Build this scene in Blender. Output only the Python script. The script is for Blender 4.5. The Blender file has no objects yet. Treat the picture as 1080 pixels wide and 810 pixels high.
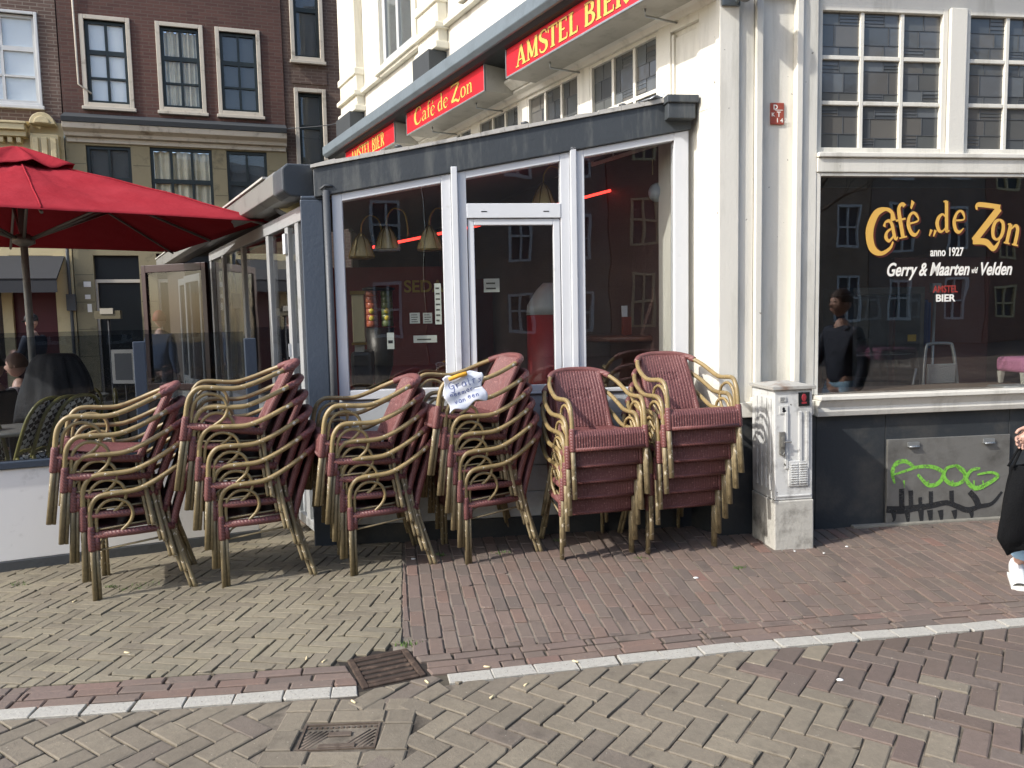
import bpy, bmesh, math, random
from math import sin, cos, pi, radians as R_, atan2, hypot
from mathutils import Vector as V, Matrix as MX, noise as NZ
random.seed(7)
D = bpy.data
SC = bpy.context.scene
COL = SC.collection

# ------------------------------------------------------------------ materials
def lin(c):
    if isinstance(c, str):
        c = [int(c[i:i+2], 16)/255 for i in (0, 2, 4)]
        c = [x/12.92 if x <= .04045 else ((x+.055)/1.055)**2.4 for x in c]
    return (c[0], c[1], c[2], 1)
def newmat(name):
    m = D.materials.new(name); m.use_nodes = True
    nt = m.node_tree; nt.nodes.clear()
    out = nt.nodes.new('ShaderNodeOutputMaterial')
    return m, nt, out
def N(nt, t, **k):
    n = nt.nodes.new(t)
    for a, b in k.items(): setattr(n, a, b)
    return n
def mixc(nt, fac, a, b, mode='MIX'):
    n = N(nt, 'ShaderNodeMix', data_type='RGBA', blend_type=mode)
    for s, v in ((n.inputs[0], fac), (n.inputs[6], a), (n.inputs[7], b)):
        if hasattr(v, 'is_output'): nt.links.new(v, s)
        else: s.default_value = v
    return n.outputs[2]
def noise_(nt, vec, scale, detail=4, rough=.55):
    n = N(nt, 'ShaderNodeTexNoise'); n.inputs['Scale'].default_value = scale
    n.inputs['Detail'].default_value = detail; n.inputs['Roughness'].default_value = rough
    if vec is not None: nt.links.new(vec, n.inputs['Vector'])
    return n.outputs['Fac']
def ramp(nt, f, p0, p1, c0=(0, 0, 0, 1), c1=(1, 1, 1, 1)):
    r = N(nt, 'ShaderNodeValToRGB'); nt.links.new(f, r.inputs[0])
    e = r.color_ramp.elements; e[0].position = p0; e[1].position = p1; e[0].color = c0; e[1].color = c1
    return r.outputs[0]
def objco(nt):
    return N(nt, 'ShaderNodeTexCoord').outputs['Object']
def pbsdf(nt, out, col, rough=.5, metal=0, bump=None, bumpd=.01, bumps=.3, spec=.5):
    b = N(nt, 'ShaderNodeBsdfPrincipled')
    if hasattr(col, 'is_output'): nt.links.new(col, b.inputs['Base Color'])
    else: b.inputs['Base Color'].default_value = col
    if hasattr(rough, 'is_output'): nt.links.new(rough, b.inputs['Roughness'])
    else: b.inputs['Roughness'].default_value = rough
    b.inputs['Metallic'].default_value = metal
    b.inputs['Specular IOR Level'].default_value = spec
    if bump is not None:
        bp = N(nt, 'ShaderNodeBump'); bp.inputs['Distance'].default_value = bumpd; bp.inputs['Strength'].default_value = bumps
        nt.links.new(bump, bp.inputs['Height']); nt.links.new(bp.outputs[0], b.inputs['Normal'])
    nt.links.new(b.outputs[0], out.inputs[0])
    return b
MC = {}
def pm(name, col, rough=.5, metal=0, var=.12, scale=6, bump=.004, bscale=40, dirt=None, dth=(.55, .72), dscale=5, chips=None, cth=(.66, .69), cscale=60, spec=.5, streak=False, objvar=0):
    """painted / plain surface: broad tone variation, optional grime patches and paint chips, fine bump"""
    if name in MC: return MC[name]
    m, nt, out = newmat(name); c = lin(col); co = objco(nt)
    a = tuple(min(1, x*(1+var)) for x in c[:3])+(1,); b = tuple(x*(1-var) for x in c[:3])+(1,)
    cc = mixc(nt, noise_(nt, co, scale), b, a)
    if dirt:
        dco = co
        if streak:
            mp = N(nt, 'ShaderNodeMapping'); mp.inputs['Scale'].default_value = (1.6, 1.6, .22); nt.links.new(co, mp.inputs[0]); dco = mp.outputs[0]
        f = ramp(nt, noise_(nt, dco, dscale, 8, .65), *dth); cc = mixc(nt, f, cc, lin(dirt))
    if chips:
        f = ramp(nt, noise_(nt, co, cscale, 3, .6), *cth); cc = mixc(nt, f, cc, lin(chips))
    if objvar:
        oi = N(nt, 'ShaderNodeObjectInfo'); hs = N(nt, 'ShaderNodeHueSaturation'); mr = N(nt, 'ShaderNodeMapRange'); nt.links.new(oi.outputs['Random'], mr.inputs[0]); mr.inputs[3].default_value = 1-objvar; mr.inputs[4].default_value = 1+objvar
        nt.links.new(mr.outputs[0], hs.inputs['Value']); nt.links.new(cc, hs.inputs['Color']); cc = hs.outputs[0]
    pbsdf(nt, out, cc, rough, metal, noise_(nt, co, bscale, 5), bump, .5, spec)
    MC[name] = m; return m
def emat(name, col, st):
    m, nt, out = newmat(name); e = N(nt, 'ShaderNodeEmission')
    e.inputs[0].default_value = lin(col); e.inputs[1].default_value = st
    nt.links.new(e.outputs[0], out.inputs[0]); return m
def glassmat(name, tint, ior=1.5, rough=0.0):
    m, nt, out = newmat(name)
    t = N(nt, 'ShaderNodeBsdfTransparent'); t.inputs[0].default_value = tuple(tint)+(1,)
    g = N(nt, 'ShaderNodeBsdfGlossy'); g.inputs['Roughness'].default_value = rough; g.inputs[0].default_value = (.95, .97, 1, 1)
    f = N(nt, 'ShaderNodeFresnel'); ge = N(nt, 'ShaderNodeNewGeometry')      # same reflectance on both faces of the pane
    mm = N(nt, 'ShaderNodeMath', operation='MULTIPLY_ADD'); nt.links.new(ge.outputs['Backfacing'], mm.inputs[0]); mm.inputs[1].default_value = 1/ior-ior; mm.inputs[2].default_value = ior
    nt.links.new(mm.outputs[0], f.inputs[0])
    bp = N(nt, 'ShaderNodeBump'); bp.inputs['Distance'].default_value = .004; bp.inputs['Strength'].default_value = .3
    nt.links.new(noise_(nt, objco(nt), 2.2, 1), bp.inputs['Height'])
    nt.links.new(bp.outputs[0], g.inputs['Normal'])
    x = N(nt, 'ShaderNodeMixShader')
    nt.links.new(f.outputs[0], x.inputs[0]); nt.links.new(t.outputs[0], x.inputs[1]); nt.links.new(g.outputs[0], x.inputs[2])
    nt.links.new(x.outputs[0], out.inputs[0]); return m
def brickmat(name, c1, c2, mortar, bw=.21, bh=.065, msz=.008, bump=.006):
    m, nt, out = newmat(name); co = objco(nt)
    sp = N(nt, 'ShaderNodeSeparateXYZ'); nt.links.new(co, sp.inputs[0])
    cb = N(nt, 'ShaderNodeCombineXYZ'); nt.links.new(sp.outputs[0], cb.inputs[0]); nt.links.new(sp.outputs[2], cb.inputs[1])
    b = N(nt, 'ShaderNodeTexBrick'); nt.links.new(cb.outputs[0], b.inputs['Vector'])
    b.inputs['Color1'].default_value = lin(c1); b.inputs['Color2'].default_value = lin(c2); b.inputs['Mortar'].default_value = lin(mortar)
    b.inputs['Scale'].default_value = 1; b.inputs['Brick Width'].default_value = bw; b.inputs['Row Height'].default_value = bh
    b.inputs['Mortar Size'].default_value = msz; b.inputs['Bias'].default_value = 0
    cc = mixc(nt, ramp(nt, noise_(nt, co, .7, 6), .35, .7), b.outputs['Color'], mixc(nt, .35, b.outputs['Color'], (.02, .015, .012, 1)))
    pbsdf(nt, out, cc, .85, 0, b.outputs['Fac'], -bump, .7)
    return m
def paver_mat(name, cols, rough=.8, dirtc='5a5348', dirtf=.35, edge=None):
    """bricks carry a per-face random value (attribute 'rnd') that picks the clay colour of each"""
    m, nt, out = newmat(name); co = objco(nt)
    at = N(nt, 'ShaderNodeAttribute', attribute_name='rnd')
    r = N(nt, 'ShaderNodeValToRGB'); nt.links.new(at.outputs['Fac'], r.inputs[0])
    el = r.color_ramp.elements; n = len(cols)
    while len(el) < n: el.new(.5)
    for i, c in enumerate(cols): el[i].position = i/(n-1); el[i].color = lin(c)
    c = mixc(nt, ramp(nt, noise_(nt, co, 30, 6, .7), .25, .8), r.outputs[0], mixc(nt, .45, r.outputs[0], lin(dirtc)))
    c = mixc(nt, ramp(nt, noise_(nt, co, 1.3, 5, .6), .45, .75), c, mixc(nt, dirtf, c, lin(dirtc)))
    c = mixc(nt, ramp(nt, noise_(nt, co, 5.5, 7, .7), .56, .72), c, mixc(nt, .4, c, (.035, .03, .026, 1)))
    c = mixc(nt, ramp(nt, noise_(nt, co, .55, 5, .65), .52, .7), c, mixc(nt, .3, c, lin('3f3a33')))
    c = mixc(nt, ramp(nt, noise_(nt, co, 75, 2, .5), .72, .76), c, mixc(nt, .5, c, lin('b8b2a4')))
    pbsdf(nt, out, c, rough, 0, noise_(nt, co, 90, 6, .7), .006, .55, .3)
    return m

# ------------------------------------------------------------------ mesh builder
def fr(o, az, z=0):
    """frame with local x along compass azimuth az, local y into the wall, z up"""
    a = R_(az); x = V((sin(a), cos(a), 0)); y = V((-x.y, x.x, 0))
    return MX(((x.x, y.x, 0, o[0]), (x.y, y.y, 0, o[1]), (0, 0, 1, z), (0, 0, 0, 1)))
class MB:
    def __init__(s, M=None):
        s.v = []; s.f = []; s.mi = []; s.sm = []; s.rnd = []; s.M = M or MX(); s.cur = 0; s.r = 0
    def add(s, vs, fs, smooth=False):
        o = len(s.v); s.v += [s.M @ V(p) for p in vs]
        for f in fs:
            s.f.append([o+i for i in f]); s.mi.append(s.cur); s.sm.append(smooth); s.rnd.append(s.r)
        return s
    def box(s, x0, x1, y0, y1, z0, z1):
        v = [(x, y, z) for z in (z0, z1) for y in (y0, y1) for x in (x0, x1)]
        return s.add(v, [(0, 2, 3, 1), (4, 5, 7, 6), (0, 1, 5, 4), (2, 6, 7, 3), (0, 4, 6, 2), (1, 3, 7, 5)])
    def hexa(s, v):
        return s.add(v, [(0, 2, 3, 1), (4, 5, 7, 6), (0, 1, 5, 4), (2, 6, 7, 3), (0, 4, 6, 2), (1, 3, 7, 5)])
    def slant(s, x0, x1, y0, y1, b0, b1, t0, t1):
        """box whose bottom/top heights run b0..b1, t0..t1 along x"""
        return s.hexa([(x0, y0, b0), (x1, y0, b1), (x0, y1, b0), (x1, y1, b1), (x0, y0, t0), (x1, y0, t1), (x0, y1, t0), (x1, y1, t1)])
    def prism(s, poly, y0, y1):
        """polygon in x,z extruded along y"""
        n = len(poly); v = [(p[0], y0, p[1]) for p in poly]+[(p[0], y1, p[1]) for p in poly]
        return s.add(v, [tuple(range(n)), tuple(range(2*n-1, n-1, -1))]+[(i, i+n, (i+1) % n+n, (i+1) % n) for i in range(n)])
    def prof(s, poly, x0, x1):
        """polygon in y,z extruded along x"""
        n = len(poly); v = [(x0, p[0], p[1]) for p in poly]+[(x1, p[0], p[1]) for p in poly]
        return s.add(v, [tuple(range(n)), tuple(range(2*n-1, n-1, -1))]+[(i, i+n, (i+1) % n+n, (i+1) % n) for i in range(n)])
    def plan(s, poly, z0, z1):
        n = len(poly); v = [(p[0], p[1], z0) for p in poly]+[(p[0], p[1], z1) for p in poly]
        return s.add(v, [tuple(range(n))[::-1], tuple(range(n, 2*n))]+[(i, (i+1) % n, (i+1) % n+n, i+n) for i in range(n)])
    def tube(s, path, r, n=8, closed=False, cap=True):
        P = [V(p) for p in path]; m = len(P)
        rs = r if isinstance(r, (list, tuple)) else [r]*m
        vs = []; up = None
        for i in range(m):
            a = P[i-1] if (i > 0 or closed) else P[i]; b = P[(i+1) % m] if (i < m-1 or closed) else P[i]
            t = (b-a).normalized()
            if up is None:
                up = V((0, 0, 1)) if abs(t.z) < .9 else V((1, 0, 0))
            u = (up-t*up.dot(t)).normalized(); w = t.cross(u); up = u
            for k in range(n):
                q = 2*pi*k/n; vs.append(P[i]+(u*cos(q)+w*sin(q))*rs[i])
        fs = []
        for i in range(m if closed else m-1):
            j = (i+1) % m
            for k in range(n): fs.append((i*n+k, i*n+(k+1) % n, j*n+(k+1) % n, j*n+k))
        if cap and not closed:
            fs += [tuple(range(n))[::-1], tuple(range((m-1)*n, m*n))]
        return s.add(vs, fs, True)
    def lathe(s, prof, n=20, c=(0, 0, 0), cap=True):
        vs = [(c[0]+r*cos(2*pi*k/n), c[1]+r*sin(2*pi*k/n), c[2]+z) for r, z in prof for k in range(n)]
        fs = [(i*n+k, i*n+(k+1) % n, (i+1)*n+(k+1) % n, (i+1)*n+k) for i in range(len(prof)-1) for k in range(n)]
        if cap: fs += [tuple(range(n))[::-1], tuple(range((len(prof)-1)*n, len(prof)*n))]
        return s.add(vs, fs, True)
    def ell(s, c, r, n=14, m=9):
        vs = []; fs = []
        for i in range(m+1):
            t = pi*i/m
            for k in range(n):
                q = 2*pi*k/n; vs.append((c[0]+r[0]*sin(t)*cos(q), c[1]+r[1]*sin(t)*sin(q), c[2]-r[2]*cos(t)))
        for i in range(m):
            for k in range(n): fs.append((i*n+k, i*n+(k+1) % n, (i+1)*n+(k+1) % n, (i+1)*n+k))
        return s.add(vs, fs, True)
    def grid(s, fn, nu, nv, smooth=True, flip=False):
        vs = [fn(i/nu, j/nv) for j in range(nv+1) for i in range(nu+1)]
        w = nu+1
        fs = [(j*w+i, j*w+i+1, (j+1)*w+i+1, (j+1)*w+i) for j in range(nv) for i in range(nu)]
        if flip: fs = [f[::-1] for f in fs]
        return s.add(vs, fs, smooth)
    def build(s, name, mat, parent=None, bev=0, seg=2, loc=None, rnd=False, solid=0):
        me = D.meshes.new(name); me.from_pydata([tuple(p) for p in s.v], [], s.f)
        mats = mat if isinstance(mat, (list, tuple)) else [mat]
        for m in mats: me.materials.append(m)
        me.polygons.foreach_set('material_index', [min(i, len(mats)-1) for i in s.mi])
        me.polygons.foreach_set('use_smooth', s.sm)
        if rnd:
            a = me.attributes.new('rnd', 'FLOAT', 'FACE'); a.data.foreach_set('value', s.rnd)
        me.update()
        o = D.objects.new(name, me); COL.objects.link(o)
        if parent: o.parent = parent
        if loc: o.location = loc
        if solid:
            b = o.modifiers.new('thick', 'SOLIDIFY'); b.thickness = solid; b.offset = 0
        if bev:
            b = o.modifiers.new('bev', 'BEVEL'); b.width = bev; b.segments = seg; b.limit_method = 'ANGLE'; b.angle_limit = R_(40)
        return o
def tag(o, label, cat, group=None, kind=None):
    if label: o['label'] = label
    if cat: o['category'] = cat
    if group: o['group'] = group
    if kind: o['kind'] = kind
    return o
def thing(name, label, cat, loc=(0, 0, 0), rz=0, group=None, M=None):
    o = D.objects.new(name, None); COL.objects.link(o); o.empty_display_size = .2
    if M is not None:
        o.location = M.to_translation(); o.rotation_euler = M.to_euler()
    else:
        o.location = loc; o.rotation_euler = (0, 0, rz)
    return tag(o, label, cat, group)
def dup(root, loc, rot, label, group=None):
    r = root.copy(); COL.objects.link(r); r.location = loc; r.rotation_euler = rot; r['label'] = label
    if group: r['group'] = group
    for ch in list(root.children):
        c = ch.copy(); COL.objects.link(c); c.parent = r
        for g in list(ch.children):
            e = g.copy(); COL.objects.link(e); e.parent = c
    return r
def smoothpath(P, k=5, closed=False):
    P = [V(p) for p in P]; n = len(P); out = []
    for i in range(n if closed else n-1):
        g = lambda j: P[j % n] if closed else P[max(0, min(n-1, j))]
        a, b, c, d = g(i-1), g(i), g(i+1), g(i+2)
        for t in range(k):
            t /= k; out.append(.5*((2*b)+(c-a)*t+(2*a-5*b+4*c-d)*t*t+(3*b-a-3*c+d)*t**3))
    if not closed: out.append(P[-1])
    return out

# ------------------------------------------------------------------ camera (solved from the vanishing lines of the facades)
F_PX, PITCH, ROLL, EYE = 820.0, R_(5.032), R_(-1.169), 1.60
_fw = V((0, cos(PITCH), -sin(PITCH))); _up = V((0, sin(PITCH), cos(PITCH))); _rt = V((1, 0, 0))
_r2 = cos(ROLL)*_rt+sin(ROLL)*_up; _u2 = -sin(ROLL)*_rt+cos(ROLL)*_up
cam = D.cameras.new('camera'); co_ = D.objects.new('camera', cam); COL.objects.link(co_)
cam.sensor_width = 36; cam.lens = 36*F_PX/1080; cam.clip_end = 500; cam.clip_start = .05
co_.matrix_world = MX(((_r2.x, _u2.x, -_fw.x, 0), (_r2.y, _u2.y, -_fw.y, 0), (_r2.z, _u2.z, -_fw.z, EYE), (0, 0, 0, 1)))
SC.camera = co_
def ray(x, y):
    return _r2*(x-540)-_u2*(y-405)+_fw*F_PX
def onpl(M, x, y, off=0):
    """survey helper: where the sight line of a photo point meets the plane local y = off of a frame -> (local x, local z)"""
    Mi = M.inverted(); o = Mi @ V((0, 0, EYE)); d = Mi.to_3x3() @ ray(x, y)
    t = (off-o.y)/d.y; p = o+d*t; return p.x, p.z
def gnd(x, y, z=0):
    d = ray(x, y); t = (z-EYE)/d.z; return d.x*t, d.y*t

# frames of the place
CO = (1.47, 5.45)
FR = fr(CO, 82)            # right facade
FL = fr(CO, 151)           # long facade with the signs (x runs towards the corner, so it is negative along the wall)
EO = (-1.365, 5.40)
FE = fr(EO, 82.8)          # end wall of the veranda
FT = fr(EO, 150.5)         # long side of the veranda
FB = fr((-7.5, 14.5), 71)  # houses at the back
FW = fr((-3.358, 4.941), 66)  # windscreen

# ------------------------------------------------------------------ world, sun
SUN_AZ, SUN_EL = 240, 38
w = D.worlds.new('World'); SC.world = w; w.use_nodes = True
nt = w.node_tree; bg = nt.nodes['Background']
sky = nt.nodes.new('ShaderNodeTexSky'); sky.sky_type = 'NISHITA'; sky.sun_disc = False
sky.sun_elevation = R_(SUN_EL); sky.sun_rotation = R_(SUN_AZ); sky.air_density = 1.0; sky.dust_density = 2.0; sky.ozone_density = 1
nt.links.new(sky.outputs[0], bg.inputs[0]); bg.inputs[1].default_value = .15
sl = D.lights.new('sun', 'SUN'); sl.energy = 2.35; sl.angle = R_(1.0); sl.color = (1, .96, .90)
so = D.objects.new('sun', sl); COL.objects.link(so)
sd = V((sin(R_(SUN_AZ))*cos(R_(SUN_EL)), cos(R_(SUN_AZ))*cos(R_(SUN_EL)), sin(R_(SUN_EL))))
so.rotation_euler = sd.to_track_quat('Z', 'Y').to_euler(); so.location = sd*40
SC.view_settings.view_transform = 'Standard'; SC.view_settings.look = 'None'; SC.view_settings.gamma = 1
SC.view_settings.exposure = 1.0
SC.cycles.max_bounces = 10; SC.cycles.transparent_max_bounces = 24; SC.cycles.use_denoising = True
SC.cycles.caustics_reflective = False; SC.cycles.caustics_refractive = False; SC.cycles.sample_clamp_indirect = 6

# common materials
M_white = pm('cream_paint', 'dbd8cd', .5, var=.05, scale=2.5, bump=.003, bscale=60, dirt='a8a598', dth=(.5, .8), dscale=3.5, streak=True, chips='8d8a80', cth=(.735, .75), cscale=16)
M_stucco = pm('cream_stucco', 'dcd8c8', .75, var=.07, scale=1.6, bump=.012, bscale=22, dirt='aea894', dth=(.5, .85), dscale=3, streak=True)
M_frame = pm('white_frame_paint', 'd4d7da', .4, var=.05, scale=3, bump=.002, dirt='a4a49e', dth=(.6, .85), dscale=4)
M_board = pm('grey_white_boards', 'c3c8ca', .55, var=.06, scale=4, dirt='8f938f', dth=(.5, .85))
M_slate = pm('slate_plinth', '2f3336', .6, var=.2, scale=3, bump=.006, bscale=30, dirt='55524b', dth=(.5, .85), dscale=3)
M_fascia = pm('charcoal_fascia', '41464a', .5, var=.15, scale=3, dirt='747672', dth=(.52, .8), dscale=5, streak=True)
M_bluegrey = pm('blue_grey_post', '3c4653', .45, var=.08, scale=4)
M_pipe = pm('grey_pipe', '4a4d50', .5)
M_lead = pm('lead_flashing', 'b9b7b0', .6, var=.15, scale=8, bump=.01, bscale=14, dirt='6f6d68')
M_zinc = pm('zinc_gutter', '6e7980', .45, var=.15, scale=3, dirt='535c61', dth=(.45, .8), dscale=3)
M_black = pm('black_paint', '15161a', .45)
M_dark = pm('dark_interior', '3a322d', .7)
M_alu = pm('grey_aluminium', 'a8acad', .35, metal=.7, var=.06)
M_steel = pm('worn_steel', '7e7d78', .5, metal=.3, var=.15, scale=5, dirt='514f4a', dth=(.45, .8))
G_win = glassmat('window_glass', (.95, .96, .955), 1.75)
G_dark = glassmat('dark_window_glass', (.86, .87, .86), 1.9)
G_smoke = glassmat('smoked_screen_glass', (.72, .74, .76), 1.35)
G_clear = glassmat('clear_house_glass', (.97, .98, .98), 1.45)
M_burg = pm('burgundy_paint', '4a1018', .4)
M_brass = pm('aged_brass', '9a8248', .35, metal=.85, var=.2, scale=20)

# ------------------------------------------------------------------ paving
def clip(poly, a, b, c):
    """keep a*x+b*y<=c"""
    out = []; n = len(poly)
    for i in range(n):
        p, q = poly[i], poly[(i+1) % n]; dp = a*p[0]+b*p[1]-c; dq = a*q[0]+b*q[1]-c
        if dp <= 0: out.append(p)
        if dp*dq < 0:
            t = dp/(dp-dq); out.append((p[0]+(q[0]-p[0])*t, p[1]+(q[1]-p[1])*t))
    return out
def left_of(p, q):
    """half-plane on the left of p->q as clip coefficients"""
    dx, dy = q[0]-p[0], q[1]-p[1]; return (dy, -dx, dy*p[0]-dx*p[1])
def area(p): return .5*sum(p[i][0]*p[(i+1) % len(p)][1]-p[(i+1) % len(p)][0]*p[i][1] for i in range(len(p)))
def brick(mb, poly, gap, zt, rnd, bev=.005, tilt=.004, wear=.22, turn=.011):
    if len(poly) < 3: return
    # drop tiny edges
    q = []
    for p in poly:
        if not q or hypot(p[0]-q[-1][0], p[1]-q[-1][1]) > .004: q.append(p)
    if len(q) > 2 and hypot(q[0][0]-q[-1][0], q[0][1]-q[-1][1]) < .004: q.pop()
    if len(q) < 3: return
    A = area(q)
    if abs(A) < 6e-4: return
    if A < 0: q = q[::-1]
    def inset(P, d):
        n = len(P); out = []
        for i in range(n):
            a, b, c = P[i-1], P[i], P[(i+1) % n]
            e1 = V((b[0]-a[0], b[1]-a[1])).normalized(); e2 = V((c[0]-b[0], c[1]-b[1])).normalized()
            n1 = V((-e1.y, e1.x)); n2 = V((-e2.y, e2.x)); m = n1+n2
            k = max(.35, 1+n1.dot(n2)); m = m*(d/k)
            out.append((b[0]+m.x, b[1]+m.y))
        return out
    o = inset(q, gap*random.uniform(.35, .75)); i_ = inset(o, bev)
    if area(o) < 2e-4 or area(i_) < 1e-4: return
    if wear and random.random() < wear:                                    # a corner knocked off
        k = random.randrange(len(o)); p, a_, c_ = V(o[k]), V(o[k-1]), V(o[(k+1) % len(o)]); t1, t2 = random.uniform(.008, .03), random.uniform(.008, .022)
        if (a_-p).length > .05 and (c_-p).length > .05:
            q1 = p+(a_-p).normalized()*t1; q2 = p+(c_-p).normalized()*t2; o[k:k+1] = [(q1.x, q1.y), (q2.x, q2.y)]; i_ = inset(o, bev)
    cx = sum(p[0] for p in o)/len(o); cy = sum(p[1] for p in o)/len(o)
    if turn:
        a_ = random.gauss(0, turn); ca, sa = cos(a_), sin(a_); ddx, ddy = random.uniform(-.0015, .0015), random.uniform(-.0015, .0015)
        tr_ = lambda p: (cx+(p[0]-cx)*ca-(p[1]-cy)*sa+ddx, cy+(p[0]-cx)*sa+(p[1]-cy)*ca+ddy)
        o = [tr_(p) for p in o]; i_ = [tr_(p) for p in i_]
    j = lambda p, s: (p[0]+random.uniform(-s, s), p[1]+random.uniform(-s, s))
    o = [j(p, .0018) for p in o]; i_ = [j(p, .0015) for p in i_]
    tx, ty = random.uniform(-tilt, tilt)*4, random.uniform(-tilt, tilt)*4; dz = random.uniform(-.003, .0025)+.004*(1+NZ.noise(V((cx*1.7, cy*1.7, 4.2))))
    z = lambda p, h: h+dz+(p[0]-cx)*tx+(p[1]-cy)*ty
    n = len(o)
    vs = [(p[0], p[1], zt-.03) for p in o]+[(p[0], p[1], z(p, zt-bev*.75)) for p in o]+[(p[0], p[1], z(p, zt)) for p in i_]
    fs = [(k, (k+1) % n, n+(k+1) % n, n+k) for k in range(n)]+[(n+k, n+(k+1) % n, 2*n+(k+1) % n, 2*n+k) for k in range(n)]+[tuple(range(2*n, 3*n))]
    mb.r = rnd; mb.add(vs, fs)
def herring(mb, L, Wd, n, org, az, bounds, halves, gap, zt, rf, skip=None, **k):
    a = R_(az); ux, uy = sin(a+pi/2), cos(a+pi/2); vx, vy = sin(a), cos(a)
    x0, x1, y0, y1 = bounds; rng = int(max(x1-x0, y1-y0)*1.6/Wd)+4
    done = set()
    for i in range(-rng, rng):
        for j in range(-rng, rng):
            kk = (i-j) % (2*n)
            if kk == 0: c = [(i, j), (i+n, j), (i+n, j+1), (i, j+1)]
            elif kk == 2*n-1: c = [(i, j), (i+1, j), (i+1, j+n), (i, j+n)]
            else: continue
            P = [(org[0]+(p*ux+q*vx)*Wd, org[1]+(p*uy+q*vy)*Wd) for p, q in c]
            cx = sum(p[0] for p in P)/4; cy = sum(p[1] for p in P)/4
            if not (x0-.2 < cx < x1+.2 and y0-.2 < cy < y1+.2): continue
            if skip and skip(cx, cy): continue
            for h in (halves(cx) if callable(halves) else halves):
                P = clip(P, *h)
                if len(P) < 3: break
            if len(P) >= 3: brick(mb, P, gap, zt, rf(cx, cy), **k)
def courses(mb, P0, P1, rows, wd, ln, gap, zt, rf, side=1, halves=(), **k):
    """rows of stretchers laid beside the line P0->P1"""
    d = V((P1[0]-P0[0], P1[1]-P0[1])); T = d.length; d.normalize(); nrm = V((-d.y, d.x))*side
    for r in range(rows):
        x = -random.random()*ln
        while x < T:
            l = ln*random.uniform(.93, 1.05); a, b = max(0, x), min(T, x+l)
            if b-a > .02:
                P = [V(P0)+d*a+nrm*(r*wd), V(P0)+d*b+nrm*(r*wd), V(P0)+d*b+nrm*((r+1)*wd), V(P0)+d*a+nrm*((r+1)*wd)]
                P = [(p.x, p.y) for p in P]
                for h in halves:
                    P = clip(P, *h)
                    if len(P) < 3: break
                if len(P) >= 3:
                    c = (sum(p[0] for p in P)/len(P), sum(p[1] for p in P)/len(P)); brick(mb, P, gap, zt, rf(*c), **k)
            x += l
fb = lambda x, y, s=0: NZ.noise(V((x*.9+s, y*.9, s)))
# line of white kerb stones (centre line), left stretch then right stretch after the gully
KL = [(-6.6, 2.55), (-2.137, 3.075), (-.70, 3.234)]
KR = [(-.313, 3.323)]+[gnd(*p) for p in ((560, 706.5), (640, 697.5), (760, 684.5), (870, 674.5), (960, 666.5), (1080, 656.5))]+[(4.4, 4.02), (6.5, 4.22)]
KW = .052
M_sand = pm('joint_sand', '4a4439', .95, var=.3, scale=30, bump=.01)
g = MB(); g.box(-60, 60, -60, 80, -.4, -.016)
tag(g.build('ground', brickmat('street_bricks', '6a5f55', '7a6c5e', '4a443c', .21, .07)), None, None, kind='structure')
g = MB(); g.plan([(-7, .2), (7, .2), (7, 6.4), (-7, 6.4)], -.012, -.008)
tag(g.build('joint_bed', M_sand), None, None, kind='structure')
def kshift(P, d):  # kerb polyline moved sideways
    out = []
    for i, p in enumerate(P):
        a, b = P[max(0, i-1)], P[min(len(P)-1, i+1)]; t = V((b[0]-a[0], b[1]-a[1])).normalized(); out.append((p[0]-t.y*d, p[1]+t.x*d))
    return out
DRAIN = [(-.672, 3.235), (-.388, 3.362), (-.549, 3.671), (-.819, 3.53)]
dc = (-.607, 3.45)
def in_drain(x, y, m=.0):
    s = [(x-p[0])*(q[1]-p[1])-(y-p[1])*(q[0]-p[0]) for p, q in zip(DRAIN, DRAIN[1:]+DRAIN[:1])]
    return all(v < m for v in s)
SEAM = [(-.80, 5.4), (-.745, 4.853), (-.535, 3.55), (-.5, 3.3)]
# road: left tan, right purple-brown, both herringbone of thick pavers
ROADC = paver_mat('road_pavers', ['7b7365', '837a6b', '8b8271', '7d7567', '756a62', '685c55', '6f6059', '796b62', '655850'], dirtc='4d463d')
rd = MB()
COVER = (-.955, -.415, 2.66, 3.15)
def road_r(x, y):
    e = (x-.95)-.30*(3.6-y)*2+.25*fb(x, y, 3)
    p = 1/(1+math.exp(-e*7))
    return random.uniform(.5, 1) if random.random() < p*.96+.03 else random.uniform(0, .46)
def incover(x, y): return COVER[0] < x < COVER[1] and COVER[2] < y < COVER[3]
kl_lo, kr_lo = kshift(KL, -KW), kshift(KR, -KW)
def below(poly):
    def hs(cx):
        for p, q in zip(poly[:-1], poly[1:]):
            if p[0] <= cx <= q[0]: return [left_of(q, p)]
        return [(0, 1, -9)]
    return hs
kp = kl_lo[:-1]+[(-.70, 3.178), (-.678, 3.222), (-.384, 3.350), (-.335, 3.285)]+kr_lo[1:]
herring(rd, .19, .097, 2, (.353, 2.956), 35, (-6.4, 6.4, .6, 4.4), below(kp), .0068, 0, road_r, skip=incover, bev=.0045, tilt=.0025)
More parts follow.
